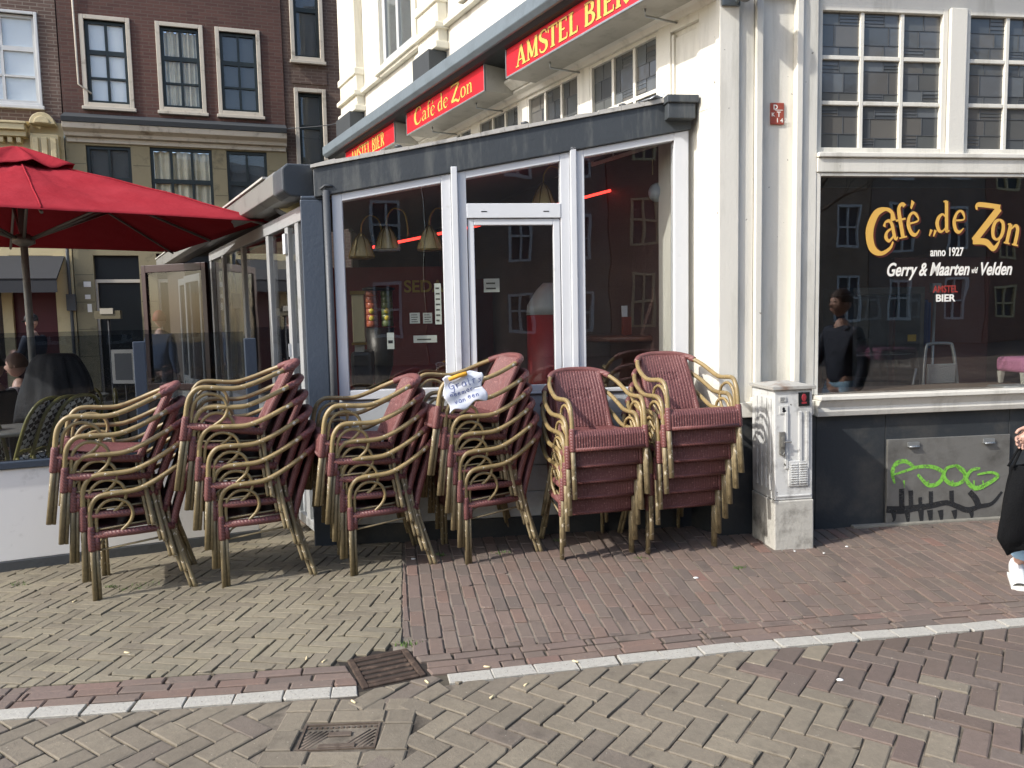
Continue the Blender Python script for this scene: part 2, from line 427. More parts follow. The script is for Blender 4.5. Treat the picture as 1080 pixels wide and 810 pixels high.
# straight courses round the water cover
rl = [(-.955, -.85, 3.06, 3.16), (-.85, -.755, 3.06, 3.16), (-.755, -.655, 3.06, 3.16), (-.655, -.55, 3.06, 3.16), (-.55, -.415, 3.06, 3.16),
      (-.85, -.755, 2.967, 3.06), (-.755, -.535, 2.967, 3.06), (-.955, -.85, 2.91, 3.06), (-.955, -.85, 2.765, 2.91), (-.535, -.415, 2.95, 3.06), (-.535, -.415, 2.765, 2.95),
      (-.955, -.78, 2.66, 2.765), (-.78, -.58, 2.66, 2.765), (-.58, -.415, 2.66, 2.765)]
for x0, x1, y0, y1 in rl: brick(rd, [(x0, y0), (x1, y0), (x1, y1), (x0, y1)], .008, 0, random.uniform(0, .42), bev=.005)
tag(rd.build('road', ROADC, rnd=True), None, None, kind='structure')
# pavement left: slim tan herringbone behind a band of purple stretchers
PAVL = paver_mat('pavement_tan_bricks', ['817968', '88806f', '8e8673', '867e6e', '7f7768', '8e8672', '7b7567'], dirtc='565041', dirtf=.4)
pl = MB(); kl_hi = kshift(KL, KW); kl_b = kshift(KL, KW+.205)
seamh = [left_of(SEAM[1], SEAM[0])]
seam_dir = left_of((-.535, 3.45), (-.80, 5.4))
hv = [seam_dir]
def above(poly):
    def hs(cx):
        for p, q in zip(poly[:-1], poly[1:]):
            if p[0] <= cx <= q[0] or q is poly[-1]: return [left_of(p, q), seam_dir]
        return [(0, 1, -9)]
    return hs
herring(pl, .2, .066, 3, (-1.9, 4.1), 9, (-6.4, 0, 2.7, 6.0), above(kl_b), .0058, 0, lambda x, y: random.random(), skip=lambda x, y: in_drain(x, y, .015), bev=.003, tilt=.0016)
tag(pl.build('pavement', PAVL, rnd=True), None, None, kind='structure')
REDC = paver_mat('red_pavement_bricks', ['6a5f58', '71645c', '786860', '7b6a60', '74685f', '7c665b', '695f58', '7a6d63', '80645a'], dirtc='5a524c', dirtf=.45)
g = MB(); g.plan([(-6.9, .3), (6.9, .3), (6.9, 4.2), (2.563, 3.76), (.965, 3.52), (-.313, 3.27), (-.7, 3.19), (-2.137, 3.03), (-6.9, 2.48)], -.0079, -.0052)
tag(g.build('road_joint_sand', pm('road_sand', '756c5f', .95, var=.35, scale=5, bump=.01, dirt='2e2922', dth=(.42, .62), dscale=3.5)), None, None, kind='structure')
g = MB(); g.plan([(-.60, 3.62), (6.6, 4.45), (6.6, 6.3), (-.99, 6.3)], -.0079, -.0042)
tag(g.build('pale_joint_sand', pm('pale_sand', '857c70', .95, var=.35, scale=7, bump=.01, dirt='3f392f', dth=(.4, .7), dscale=3)), None, None, kind='structure')
rb = MB(); rr = lambda x, y: min(1, max(0, random.gauss(.45, .24)))
for a, b in zip(kl_hi[:-1], kl_hi[1:]):
    courses(rb, a, b, 3, .068, .205, .007, 0, rr, halves=[left_of(DRAIN[0], DRAIN[3])])
kr_hi = kshift(KR, KW); kr_b = kshift(KR, KW+.208)
for a, b in zip(kr_hi[:-1], kr_hi[1:]):
    if a is kr_hi[0]: a = (a[0]-.16, a[1]-.03)
    courses(rb, a, b, 3, .069, .205, .008, 0, rr, halves=[left_of(DRAIN[2], DRAIN[1])])
# columns of bricks running to the wall, fanning slightly
x = -.9
aR = lambda x: R_(171+min(9, max(0, (x+.3)*4)))
while x < 6.6:
    a = aR(x); dx, dy = sin(a), cos(a)
    y = 6.0+random.random()*.2; step = .079
    while y > 3.0:
        l = .2*random.uniform(.92, 1.06)*abs(dy)
        X = lambda xx, yy: xx+dx/dy*(yy-4.6)
        x2 = x+step; a2 = aR(x2); X2 = lambda xx, yy: xx+sin(a2)/cos(a2)*(yy-4.6)
        P = [(X(x, y-l), y-l), (X2(x2, y-l), y-l), (X2(x2, y), y), (X(x, y), y)]
        cx, cy = sum(p[0] for p in P)/4, sum(p[1] for p in P)/4
        if not in_drain(cx, cy, .01):
            P = clip(P, -seam_dir[0], -seam_dir[1], -seam_dir[2])
            for s0, s1 in zip(kr_b[:-1], kr_b[1:]):
                if s0[0] <= cx <= s1[0] or (s0 is kr_b[0] and cx < s0[0]):
                    if len(P) > 2: P = clip(P, *left_of(s0, s1))
            if len(P) > 2: brick(rb, P, .008, 0, rr(cx, cy), bev=.004)
        y -= l
    x += step
tag(rb.build('red_pavement', REDC, rnd=True), None, None, kind='structure')
m, nt, out = newmat('white_marking_stone'); co = objco(nt)
c = mixc(nt, noise_(nt, co, 60, 5, .7), lin('86837a'), lin('bab7ae')); c = mixc(nt, ramp(nt, noise_(nt, co, 120, 2), .62, .68), c, lin('75726a'))
pbsdf(nt, out, c, .85, 0, noise_(nt, co, 80, 4), .006, .5)
ks = MB()
def along(P, d):
    for p, q in zip(P[:-1], P[1:]):
        l = hypot(q[0]-p[0], q[1]-p[1])
        if d <= l or q is P[-1]: return (p[0]+(q[0]-p[0])*d/l, p[1]+(q[1]-p[1])*d/l, -(q[1]-p[1])/l, (q[0]-p[0])/l)
        d -= l
for P in (KL, KR):
    T = sum(hypot(q[0]-p[0], q[1]-p[1]) for p, q in zip(P[:-1], P[1:])); d = 0
    while d < T-.03:
        d1 = min(T, d+.2*random.uniform(.97, 1.03)); a0, a1 = along(P, d), along(P, d1); w0 = KW-.003; sk = random.uniform(-.006, .012)
        q = [(a0[0]-a0[2]*w0, a0[1]-a0[3]*w0), (a1[0]-a1[2]*w0+sk*a1[3], a1[1]-a1[3]*w0-sk*a1[2]), (a1[0]+a1[2]*w0, a1[1]+a1[3]*w0), (a0[0]+a0[2]*w0, a0[1]+a0[3]*w0)]
        brick(ks, q, .009, .001, random.random(), bev=.0035, tilt=.0015); d = d1
tag(ks.build('white_kerb_line', m, rnd=True), None, None, kind='structure')

# gully grate
gr = thing('drain_grate', 'rusty slotted drain grate sunk between white kerb stones', 'drain', (dc[0], dc[1], 0), atan2(.127, .284))
M_rust = pm('rusty_iron', '4a3d34', .75, metal=.35, var=.3, scale=14, bump=.008, dirt='776455', dth=(.5, .75), dscale=14)
b = MB(); W2, H2 = .145, .155
for (x0, x1, y0, y1) in ((-W2, -W2+.03, -H2, H2), (W2-.03, W2, -H2, H2), (-W2+.03, W2-.03, -H2, -H2+.025), (-W2+.03, W2-.03, H2-.025, H2)): b.box(x0, x1, y0, y1, -.03, .003)
b.build('grate_frame', M_rust, gr, bev=.004)
b = MB()
for k in range(6):
    y = -H2+.036+k*.048; b.box(-W2+.031, W2-.031, y, y+.027, -.03, .0)
b.build('grate_bars', M_rust, gr, bev=.005)
b2 = MB(); b2.box(-W2-.04, W2+.05, -H2-.012, H2+.05, -.0078, -.0068); b2.build('silt', pm('gully_silt', '2a241e', .95, var=.4, scale=30, bump=.01), gr)
# water cover
M_iron = pm('worn_cast_iron', '6b5f54', .6, metal=.35, var=.25, scale=14, dirt='4a3e35', dth=(.45, .7), dscale=12)
ma, mb_ = (-.848, 2.769), (-.536, 2.783)
cv = thing('water_cover', 'small rectangular iron water cover with diagonal ribs set in tan pavers', 'manhole cover', (-.693, 2.868, 0), .045)
b = MB(); cw, ch = .148, .093
b.box(-cw, cw, -ch, ch, -.03, -.006); b.build('cover_plate', M_rust, cv, bev=.003)
b = MB()
for (x0, x1, y0, y1) in ((-cw, -cw+.008, -ch, ch), (cw-.008, cw, -ch, ch), (-cw+.008, cw-.008, -ch, -ch+.008), (-cw+.008, cw-.008, ch-.008, ch)): b.box(x0, x1, y0, y1, -.0058, .001)
b.build('cover_rim', M_iron, cv)
b = MB()
for k in range(-14, 15):
    xx = k*.021
    p = [(xx-.05, -.075), (xx+.05, .045)]
    lo, hi = 0, 1
    x0, x1 = p[0][0], p[1][0]
    ta = max(0, (-cw+.014-x0)/(x1-x0)); tb = min(1, (cw-.014-x0)/(x1-x0))
    if tb-ta > .12:
        q = [(x0+(x1-x0)*t, -.075+.12*t) for t in (ta, tb)]
        if abs((q[0][0]+q[1][0])/2) > .05 or abs((q[0][1]+q[1][1])/2) > .04:
            b.tube([(q[0][0], q[0][1], -.006), (q[1][0], q[1][1], -.006)], .0042, 6)
for k in range(13): b.box(-.135+k*.0215, -.135+k*.0215+.012, .062, .074, -.0058, -.001)
b.build('cover_ribs', M_iron, cv)
b = MB(); b.box(-.045, .045, .0, .03, -.0055, .002); b.box(-.07, .07, -.082, -.058, -.0055, .004)
b.build('cover_lug', M_iron, cv, bev=.003)

# ------------------------------------------------------------------ lettering: strokes of varying width
def stroke(mb, fn, pts, ws, lift=0, k=6, smooth=True):
    P = [V((p[0], p[1], 0)) for p in pts]
    if smooth and len(P) > 2: P = smoothpath(P, k)
    n = len(P); W = []
    for i in range(n):
        t = i/(n-1)*(len(ws)-1); a = int(min(t, len(ws)-2)) if len(ws) > 1 else 0
        W.append(ws[a]+(ws[min(a+1, len(ws)-1)]-ws[a])*(t-a))
    L, Rr = [], []
    for i in range(n):
        d = (P[min(n-1, i+1)]-P[max(0, i-1)]); d.normalize(); q = V((-d.y, d.x, 0))*W[i]/2
        L.append(P[i]+q); Rr.append(P[i]-q)
    vs = [fn(p.x, p.y, lift) for p in L]+[fn(p.x, p.y, lift) for p in Rr]
    mb.add(vs, [(i, n+i, n+i+1, i+1) for i in range(n-1)])
GL = {
 'C': [([(.86, .74), (.80, .93), (.58, 1.0), (.28, .88), (.10, .5), (.2, .12), (.5, -.02), (.8, .1), (.9, .26)], [.2, .1, .08, .2, .26, .22, .1, .08, .05])],
 'Z': [([(.06, .84), (.1, .97), (.85, .97)], [.05, .12, .12]), ([(.83, .95), (.08, .06)], [.2, .2]), ([(.06, .06), (.5, .08), (.8, -.06), (.98, .16)], [.14, .16, .14, .04])],
 'a': [([(.12, .42), (.2, .53), (.38, .54), (.46, .4), (.46, .08), (.52, .0), (.6, .05)], [.12, .06, .1, .14, .14, .08, .03]), ([(.42, .32), (.2, .26), (.1, .12), (.2, .0), (.42, .1)], [.05, .08, .15, .09, .05])],
 'f': [([(.46, .88), (.4, .96), (.27, .9), (.22, .7), (.22, .02)], [.14, .1, .1, .14, .14]), ([(.06, .53), (.42, .53)], [.06, .06]), ([(.08, .015), (.36, .015)], [.045, .045])],
 'e': [([(.1, .29), (.48, .33), (.44, .48), (.3, .55), (.14, .46), (.07, .26), (.16, .05), (.33, -.01), (.5, .1)], [.05, .05, .1, .06, .1, .15, .13, .08, .03])],
 "'": [([(.24, .66), (.36, .84)], [.06, .14])],
 'd': [([(.42, .46), (.28, .55), (.12, .44), (.06, .26), (.13, .05), (.26, 0), (.42, .12)], [.05, .07, .13, .15, .13, .07, .05]), ([(.45, .97), (.45, .1), (.48, .01), (.57, .02)], [.14, .14, .1, .03]), ([(.32, .95), (.45, .97)], [.05, .06])],
 'o': [([(.28, .555), (.12, .47), (.07, .27), (.13, .07), (.28, 0), (.43, .08), (.49, .28), (.43, .48), (.28, .555)], [.06, .12, .15, .12, .06, .12, .15, .12, .06])],
 'n': [([(.16, .55), (.16, .02)], [.14, .14]), ([(.2, .4), (.34, .54), (.46, .48), (.49, .3), (.49, .02)], [.04, .08, .13, .14, .14]), ([(.04, .53), (.16, .55)], [.05, .06]), ([(.04, .015), (.28, .015)], [.045, .045]), ([(.37, .015), (.62, .015)], [.045, .045])],
 ',': [([(.1, .16), (.04, -.06)], [.12, .05]), ([(.28, .16), (.22, -.06)], [.12, .05])],
 'A': [([(.08, .03), (.33, .98)], [.08, .08]), ([(.33, .98), (.56, .03)], [.17, .17]), ([(.16, .3), (.46, .3)], [.07, .07]), ([(-.02, .03), (.2, .03)], [.07, .07]), ([(.42, .03), (.7, .03)], [.07, .07])],
 'M': [([(.12, .02), (.12, .98)], [.09, .09]), ([(.1, .98), (.39, .1)], [.16, .16]), ([(.39, .1), (.66, .98)], [.08, .08]), ([(.66, .98), (.66, .02)], [.17, .17]), ([(.0, .03), (.24, .03)], [.07, .07]), ([(.5, .03), (.8, .03)], [.07, .07])],
 'S': [([(.48, .8), (.42, .95), (.26, .98), (.1, .86), (.1, .68), (.28, .52), (.46, .38), (.48, .16), (.32, .02), (.12, .06), (.04, .24)], [.06, .08, .1, .15, .16, .18, .18, .15, .1, .08, .06])],
 'T': [([(.3, .95), (.3, .03)], [.16, .16]), ([(.02, .95), (.58, .95)], [.09, .09]), ([(.03, .95), (.03, .72)], [.06, .04]), ([(.57, .95), (.57, .72)], [.06, .04]), ([(.16, .03), (.44, .03)], [.07, .07])],
 'E': [([(.14, .98), (.14, .02)], [.16, .16]), ([(.04, .95), (.5, .95)], [.08, .08]), ([(.14, .5), (.4, .5)], [.08, .08]), ([(.04, .05), (.54, .05)], [.09, .09]), ([(.5, .95), (.5, .76)], [.06, .04]), ([(.54, .05), (.54, .26)], [.06, .04])],
 'L': [([(.14, .98), (.14, .02)], [.16, .16]), ([(.02, .95), (.28, .95)], [.07, .07]), ([(.04, .05), (.5, .05)], [.09, .09]), ([(.5, .05), (.5, .28)], [.06, .04])],
 'B': [([(.14, .98), (.14, .02)], [.16, .16]), ([(.04, .95), (.32, .94), (.46, .82), (.42, .6), (.16, .52)], [.08, .09, .15, .14, .07]), ([(.2, .52), (.42, .46), (.52, .28), (.42, .08), (.04, .05)], [.06, .1, .17, .12, .08])],
 'I': [([(.16, .98), (.16, .02)], [.16, .16]), ([(.02, .95), (.3, .95)], [.07, .07]), ([(.02, .05), (.3, .05)], [.07, .07])],
 'R': [([(.14, .98), (.14, .02)], [.16, .16]), ([(.04, .95), (.34, .94), (.48, .78), (.42, .56), (.16, .5)], [.08, .09, .16, .13, .07]), ([(.28, .5), (.42, .3), (.58, .02)], [.1, .16, .16]), ([(.02, .05), (.28, .05)], [.07, .07])],
}
ADV = {'C': .98, 'Z': 1.0, 'a': .62, 'f': .46, 'e': .58, 'd': .62, 'o': .58, 'n': .66, ',': .4, 'A': .72, 'M': .84, 'S': .58, 'T': .62, 'E': .62, 'L': .56, 'B': .62, 'I': .36, 'R': .66, ' ': .3}
def glyph(mb, ch, fn0, x, z, h, rot=0, sx=1, grow=0, base=0):
    for i, (p, w_) in enumerate(GL[ch]):
        c, s = cos(rot), sin(rot)
        fn = lambda u, v, l: fn0(x+(u*sx*c-v*s)*h, z+(u*sx*s+v*c)*h, l)
        stroke(mb, fn, p, [q+grow for q in w_], base+i*.0004)
def textline(mb, txt, fn0, x, z, h, sx=1, grow=0, base=0, rot=0, caps=1):
    for ch in txt:
        if ch == ' ': x += .3*h*sx; continue
        hh = h*caps if ch in 'CZ' else h
        c2 = 'e' if ch == 'é' else ch
        glyph(mb, c2, fn0, x, z, hh, rot, sx, grow, base)
        if ch == 'é': glyph(mb, "'", fn0, x, z, h, rot, sx, grow, base+.0002)
        x += ADV[c2]*hh*sx
    return x
def ffn(y): return lambda u, v, l: (u, y-l, v)
def ftext(name, txt, M, x, z, size, mat, parent, y=-.01, shear=0, bold=0, align='LEFT', sx=1):
    c = D.curves.new(name, 'FONT'); c.body = txt; c.size = size; c.shear = shear; c.offset = bold; c.align_x = align; c.extrude = .0006
    c.materials.append(mat)
    t0 = D.objects.new('tmp', c); COL.objects.link(t0); bpy.context.view_layer.update()
    me = D.meshes.new_from_object(t0.evaluated_get(bpy.context.evaluated_depsgraph_get())); D.objects.remove(t0); D.curves.remove(c)
    me.name = name; o = D.objects.new(name, me); COL.objects.link(o); o.parent = parent
    if not me.materials: me.materials.append(mat)
    o.matrix_local = M @ MX.Translation((x, y, z)) @ MX.Rotation(pi/2, 4, 'X') @ MX.Diagonal((sx, 1, 1, 1)); return o

M_gold = pm('gold_letter_paint', 'dcae55', .45, var=.04)
M_goldd = pm('letter_outline_brown', '5a2416', .5)
M_sred = pm('red_sign_face', 'd8202c', .35, var=.04, bump=.001)
M_swhite = pm('white_letter_paint', 'eeeae0', .5, var=.03)
M_lred = pm('red_letter_paint', '9c352c', .5)

# ------------------------------------------------------------------ the cafe
cafe = thing('cafe_building', 'cream painted corner cafe with dark plinth, stained glass windows and red signs', 'building', (CO[0], CO[1], 0))
TR = MX.Translation((-CO[0], -CO[1], 0)); LR = TR @ FR; LL = TR @ FL
def part(name, mat, M=LR, parent=None, bev=0, **k):
    return lambda mb: mb.build(name, mat, parent or cafe, bev, **k)
WT = 9.0
# right facade shell (openings: display window 0.73..3.9 x 0.985..2.55, upper windows 2.70..3.68)
b = MB(LR)
b.box(.0, .70, .03, .35, .845, WT); b.box(.70, 4.1, .03, .3, 2.60, 2.72); b.box(.70, 4.1, .03, .35, 3.70, WT); b.box(3.95, 6.5, .03, .35, .845, WT)
b.box(1.70, 1.83, .03, .2, 2.72, 3.70); b.box(2.83, 2.96, .03, .2, 2.72, 3.70)
b.build('wall', M_white, cafe)
b = MB(LR)
b.box(-.03, .115, -.03, .03, .845, WT)                                  # corner post
b.box(.118, .232, -.004, .03, .845, 3.9); b.box(.235, .285, -.032, .03, .99, 3.74); b.box(.53, .578, -.03, .03, .99, 3.74)
b.box(.235, .578, -.028, .03, 3.74, 3.80); b.box(.22, .60, -.04, .03, .955, .99); b.box(.58, .70, -.004, .03, .99, 3.9)
b.box(.118, .70, -.02, .03, .845, .953)
b.box(.70, 4.1, -.01, .03, 2.555, 2.655); b.box(.70, 4.1, -.03, .03, 2.657, 2.69)
b.box(1.70, 1.83, .0, .03, 2.69, 3.70)
b.box(2.83, 2.96, .0, .03, 2.69, 3.70)
b.box(-.03, 4.6, -.05, .03, 3.92, 4.06); b.box(-.03, 4.6, -.16, .03, 4.06, 4.12)
b.build('trim', M_white, cafe, bev=.006)
# plinth
b = MB(LR)
xs = [(.0, .72), (.724, 1.262), (1.266, 2.266), (2.27, 3.3), (3.304, 4.4), (4.404, 6.5)]
for x0, x1 in xs: b.box(x0, x1, .0, .04, -.05, .838)
b.box(0, 6.5, .035, .3, -.05, .845)
b.M = LL; b.box(-.66, .0, -.002, .3, -.05, .838); b.M = LR
b.build('plinth', M_slate, cafe, bev=.003)
b = MB(LR); b.box(2.9, 4.4, -.045, .0, -.02, .04); b.box(1.0, 2.9, -.05, 0, -.02, .022); b.build('concrete_footing', pm('old_concrete', '7d7a70', .9, var=.2, scale=9, bump=.01), cafe, bev=.008)
# sill
b = MB(LR); b.prof([(-.095, .955), (-.095, .985), (.03, .985), (.03, .955)], .705, 4.05); b.prof([(-.085, .953), (.03, .953), (.03, .835), (-.05, .835), (-.06, .87), (-.055, .9), (-.07, .93)], .705, 4.05)
b.build('window_sill', M_white, cafe, bev=.004)
b = MB(LR); b.box(.735, 3.94, .031, .46, .93, .9865); b.build('sill_board', pm('brown_sill_board', '8c7a6a', .55, var=.15, scale=5), cafe)
# display window
b = MB(LR); b.box(.702, .732, .0, .06, .987, 2.553); b.box(3.90, 3.948, .0, .06, .987, 2.553); b.box(.732, 3.90, .0, .06, 2.53, 2.553)
wf = b.build('display_window', M_white, cafe, bev=.004)
b = MB(LR); b.box(.733, 3.899, .02, .026, .988, 2.529); pane = b.build('pane', G_dark, wf)
# gilded lettering on the pane
LT = [('C', 912.5, 266, 46, -2, .76), ('a', 932.5, 255.5, 38, 14, .72), ('f', 946, 252.5, 37, 12, .86), ('é', 957, 248.5, 42, 8, .68), (',', 979, 247, 32, -6, .85), ('d', 986.5, 244.5, 33, 2, .86), ('e', 1003.5, 244, 40, -3, .68), ('Z', 1023.5, 257, 43, -6, .80), ('o', 1043.5, 251.5, 38, -8, .76), ('n', 1057, 256, 38, -12, .78)]
for nm, mt, gw, dx, ba in (('lettering_shadow', M_goldd, .035, .013, .001), ('lettering', M_gold, 0, 0, .004)):
    b = MB(LR)
    for ch, px, py, hp, rot, sx in LT:
        x, z = onpl(FR, px, py, .02); _, z1 = onpl(FR, px, py-hp, .02); h = (z1-z)
        cc = 'e' if ch == 'é' else ch
        glyph(b, cc, ffn(.02), x+dx, z-dx*.5, h, R_(rot), sx, gw, ba)
        if ch == 'é': glyph(b, "'", ffn(.02), x+dx, z-dx*.5, h, R_(rot), sx, gw, ba)
    b.build(nm, mt, pane)
def ptext(txt, px0, px1, py, mat, size, **k):
    x0, z = onpl(FR, px0, py, .02); x1, _ = onpl(FR, px1, py, .02)
    o = ftext('lettering', txt, LR, x0, z, size, mat, pane, y=.0185, **k)
    bpy.context.view_layer.update(); o.matrix_local = o.matrix_local @ MX.Diagonal(((x1-x0)/max(.01, o.dimensions.x), 1, 1, 1)); return o
ptext('anno 1927', 981, 1016, 270, M_swhite, .085, bold=.002)
ptext('Gerry & Maarten', 934, 1021, 291, M_swhite, .13, shear=.3, bold=.003)
ptext('v/d', 1024, 1030.5, 288, M_swhite, .06, shear=.3, bold=.001)
ptext('Velden', 1032, 1065, 290, M_swhite, .13, shear=.3, bold=.003)
ptext('AMSTEL', 984, 1010, 308.6, M_lred, .072, bold=.001)
ptext('BIER', 986.5, 1007, 318, M_swhite, .072, bold=.002)
# leaded upper windows
LEADC = ['5f6261', '565a5c', '656461', '5f605e', '6c7174', '505457', '6a6863', '65686a']
m, nt, out = newmat('leaded_glass'); at = N(nt, 'ShaderNodeAttribute', attribute_name='rnd'); r = N(nt, 'ShaderNodeValToRGB'); nt.links.new(at.outputs['Fac'], r.inputs[0])
el = r.color_ramp.elements; r.color_ramp.interpolation = 'CONSTANT'
while len(el) < 8: el.new(.5)
for i, c in enumerate(LEADC): el[i].position = i/8; el[i].color = lin(c)
pbsdf(nt, out, mixc(nt, noise_(nt, objco(nt), 3, 3), r.outputs[0], mixc(nt, .3, r.outputs[0], (.02, .02, .02, 1))), .12, 0, noise_(nt, objco(nt), 9, 2), .004, .4, .7)
M_leadglass = m
M_came = pm('lead_came', '5b5e60', .5, metal=.3)
def leaded(M, x0, x1, z0, z1, y, parent, seed=0):
    """one pane: irregular coloured quarries and the lead between them"""
    rg = random.Random(seed); a = MB(M); l = MB(M); w_, h = x1-x0, z1-z0
    cx = x0+w_*rg.choice((.38, .46, .58)); rows = [z0, z0+h*rg.uniform(.22, .34), z0+h*rg.uniform(.62, .74), z1]
    def q(ax, bx, az_, bz):
        a.r = rg.random()*.999; a.add([(ax, y, az_), (bx, y, az_), (bx, y, bz), (ax, y, bz)], [(0, 1, 2, 3)])
        t = .004
        l.box(ax-t/2, ax+t/2, y-.004, y-.0005, az_, bz); l.box(ax+t/2, bx-t/2, y-.004, y-.0005, az_-t/2, az_+t/2)
    for i in range(3):
        ca = cx+w_*(.0 if i != 1 else rg.choice((-.12, .12)))
        zz = (rows[i], rows[i+1])
        for (ax, bx) in ((x0, ca), (ca, x1)):
            if rg.random() < .3 and i != 1:
                n = 4; dz = (zz[1]-zz[0])/n
                for k in range(n): q(ax, bx, zz[0]+k*dz, zz[0]+(k+1)*dz)
            else: q(ax, bx, *zz)
    p = a.build('leaded_pane', M_leadglass, parent, rnd=True); l.build('lead_came', M_came, p)
def sash(M, x0, x1, z0, z1, cols, rows, y, name, seed, border=.04, bar=.0145, parent=None):
    b = MB(M)
    b.box(x0, x0+border, y-.03, y+.03, z0, z1); b.box(x1-border, x1, y-.03, y+.03, z0, z1)
    b.box(x0+border, x1-border, y-.03, y+.03, z0, z0+border); b.box(x0+border, x1-border, y-.03, y+.03, z1-border, z1)
    xs = [x0+border+(x1-x0-2*border)*i/cols for i in range(cols+1)]; zs = [z0+border+(z1-z0-2*border)*i/rows for i in range(rows+1)]
    for x in xs[1:-1]: b.box(x-bar, x+bar, y-.018, y+.02, z0+border, z1-border)
    for z in zs[1:-1]:
        for i in range(cols): b.box(xs[i]+(bar if i else 0), xs[i+1]-(bar if i < cols-1 else 0), y-.016, y+.018, z-bar, z+bar)
    f = b.build(name, M_white, parent or cafe, bev=.004)
    for i in range(cols):
        for j in range(rows): leaded(M, xs[i], xs[i+1], zs[j], zs[j+1], y+.004, f, seed+i*7+j)
    return f
sash(LR, .705, 1.697, 2.692, 3.70, 3, 3, .055, 'stained_window', 11)
sash(LR, 1.833, 2.827, 2.692, 3.70, 3, 3, .055, 'stained_window', 51)
sash(LR, 2.963, 3.945, 2.692, 3.70, 3, 3, .055, 'stained_window', 91)
# hatch with graffiti
b = MB(LR); b.box(1.272, 2.262, -.022, .0, -.02, .642); hatch = b.build('metal_hatch', M_steel, cafe, bev=.003)
hatch['label'] = 'grey steel hatch sprayed with green and black graffiti'
b = MB(LR)
for x in (1.47, 2.08):
    b = MB(LR); b.box(x-.045, x+.045, -.036, -.0225, .585, .618); b.tube([(x-.04, -.042, .585), (x+.04, -.042, .585)], .007, 6); b.build('hinge', M_alu, hatch)
M_gg = pm('green_spray', '7fc24a', .6, var=.15, scale=20); M_gb = pm('black_spray', '202123', .7)
GX = lambda px, py: onpl(FR, px, py, -.022)
def gstroke(mb, pts, w_, lift, k=6):
    fn = ffn(-.0222); P = [GX(*p) for p in pts]; stroke(mb, fn, P, w_, lift, k)
cx_ = lambda a, c: (780+a/3.117, 380+c/3.117)
def spray(m, lo_, hi_):
    nt = m.node_tree; out = [n for n in nt.nodes if n.type == 'OUTPUT_MATERIAL'][0]; sh = out.inputs[0].links[0].from_socket
    t = N(nt, 'ShaderNodeBsdfTransparent'); x = N(nt, 'ShaderNodeMixShader'); nt.links.new(ramp(nt, noise_(nt, objco(nt), 45, 6, .75), lo_, hi_), x.inputs[0]); nt.links.new(t.outputs[0], x.inputs[1]); nt.links.new(sh, x.inputs[2]); nt.links.new(x.outputs[0], out.inputs[0])
spray(M_gg, .3, .52); spray(M_gb, .28, .5)
b = MB(LR)
gstroke(b, [cx_(*p) for p in ((510, 405), (502, 370), (515, 340), (545, 332), (575, 352))], [.012, .03, .035, .03, .02], .001)
gstroke(b, [cx_(*p) for p in ((500, 378), (540, 365), (590, 350), (640, 352), (668, 372), (655, 402), (620, 410), (585, 375))], [.012, .02, .025, .03, .03, .034, .03, .02], .002)
gstroke(b, [cx_(*p) for p in ((715, 345), (680, 355), (672, 385), (700, 408), (735, 395), (738, 365), (710, 345), (745, 380))], [.018, .025, .03, .03, .03, .028, .02, .015], .003)
gstroke(b, [cx_(*p) for p in ((790, 355), (760, 362), (745, 392), (775, 420), (820, 402), (848, 380), (825, 368), (780, 375))], [.02, .026, .03, .036, .032, .025, .02, .015], .004)
for px in (540, 620, 700, 770, 800): gstroke(b, [cx_(px, 395), cx_(px+2, 395+random.uniform(15, 32))], [.014, .002], .0008)
b.build('green_graffiti', M_gg, hatch)
b = MB(LR)
gstroke(b, [cx_(*p) for p in ((482, 490), (530, 492), (580, 485), (630, 478), (680, 468), (715, 480), (750, 492), (790, 480), (830, 470), (862, 432))], [.05, .06, .05, .045, .04, .04, .045, .035, .03, .02], .0014)
for px, y0, y1, w_ in ((532, 422, 490, .042), (562, 428, 490, .036), (593, 450, 485, .03), (628, 430, 480, .034), (696, 428, 470, .036)): gstroke(b, [cx_(px, y0), cx_(px+1, y1)], [w_, w_], .002)
gstroke(b, [cx_(*p) for p in ((755, 432), (775, 455), (785, 480))], [.04, .05, .05], .0026)
for px, l in ((550, 40), (595, 45), (625, 45), (660, 32), (505, 30), (705, 26), (760, 22)): gstroke(b, [cx_(px, 492), cx_(px+3, 492+l), cx_(px-4, 500+l)], [.05, .022, .002], .0018)
b.build('black_graffiti', M_gb, hatch)
# red enamel plate
pl_ = MB(FR); x0, z0 = onpl(FR, 811.9, 131.6, .03); x1, z1 = onpl(FR, 826.2, 109, .03)
pl_.box(x0, x1, .018, .0295, z0, z1); o = pl_.build('enamel_plate', pm('red_brown_enamel', '9a4a3a', .35, var=.1), None, bev=.002)
tag(o, 'small red brown enamel hydrant plate with white D K T and number on cream panel', 'plate')
ftext('lettering', 'D', FR, x0+.018, z1-.045, .045, M_swhite, o, y=.0175, bold=.001); ftext('lettering', 'K', FR, x0+.006, z0+.055, .035, M_swhite, o, y=.0175, bold=.001)
ftext('lettering', 'T', FR, x0+.045, z0+.052, .05, M_swhite, o, y=.0175, bold=.0005); ftext('lettering', '1 4 2', FR, x0+.04, z0+.014, .04, M_swhite, o, y=.0175, bold=.001)
b = MB(FR); b.box(x0+.03, x1-.008, .0165, .0178, z1-.052, z1-.048); b.build('rule', M_swhite, o)

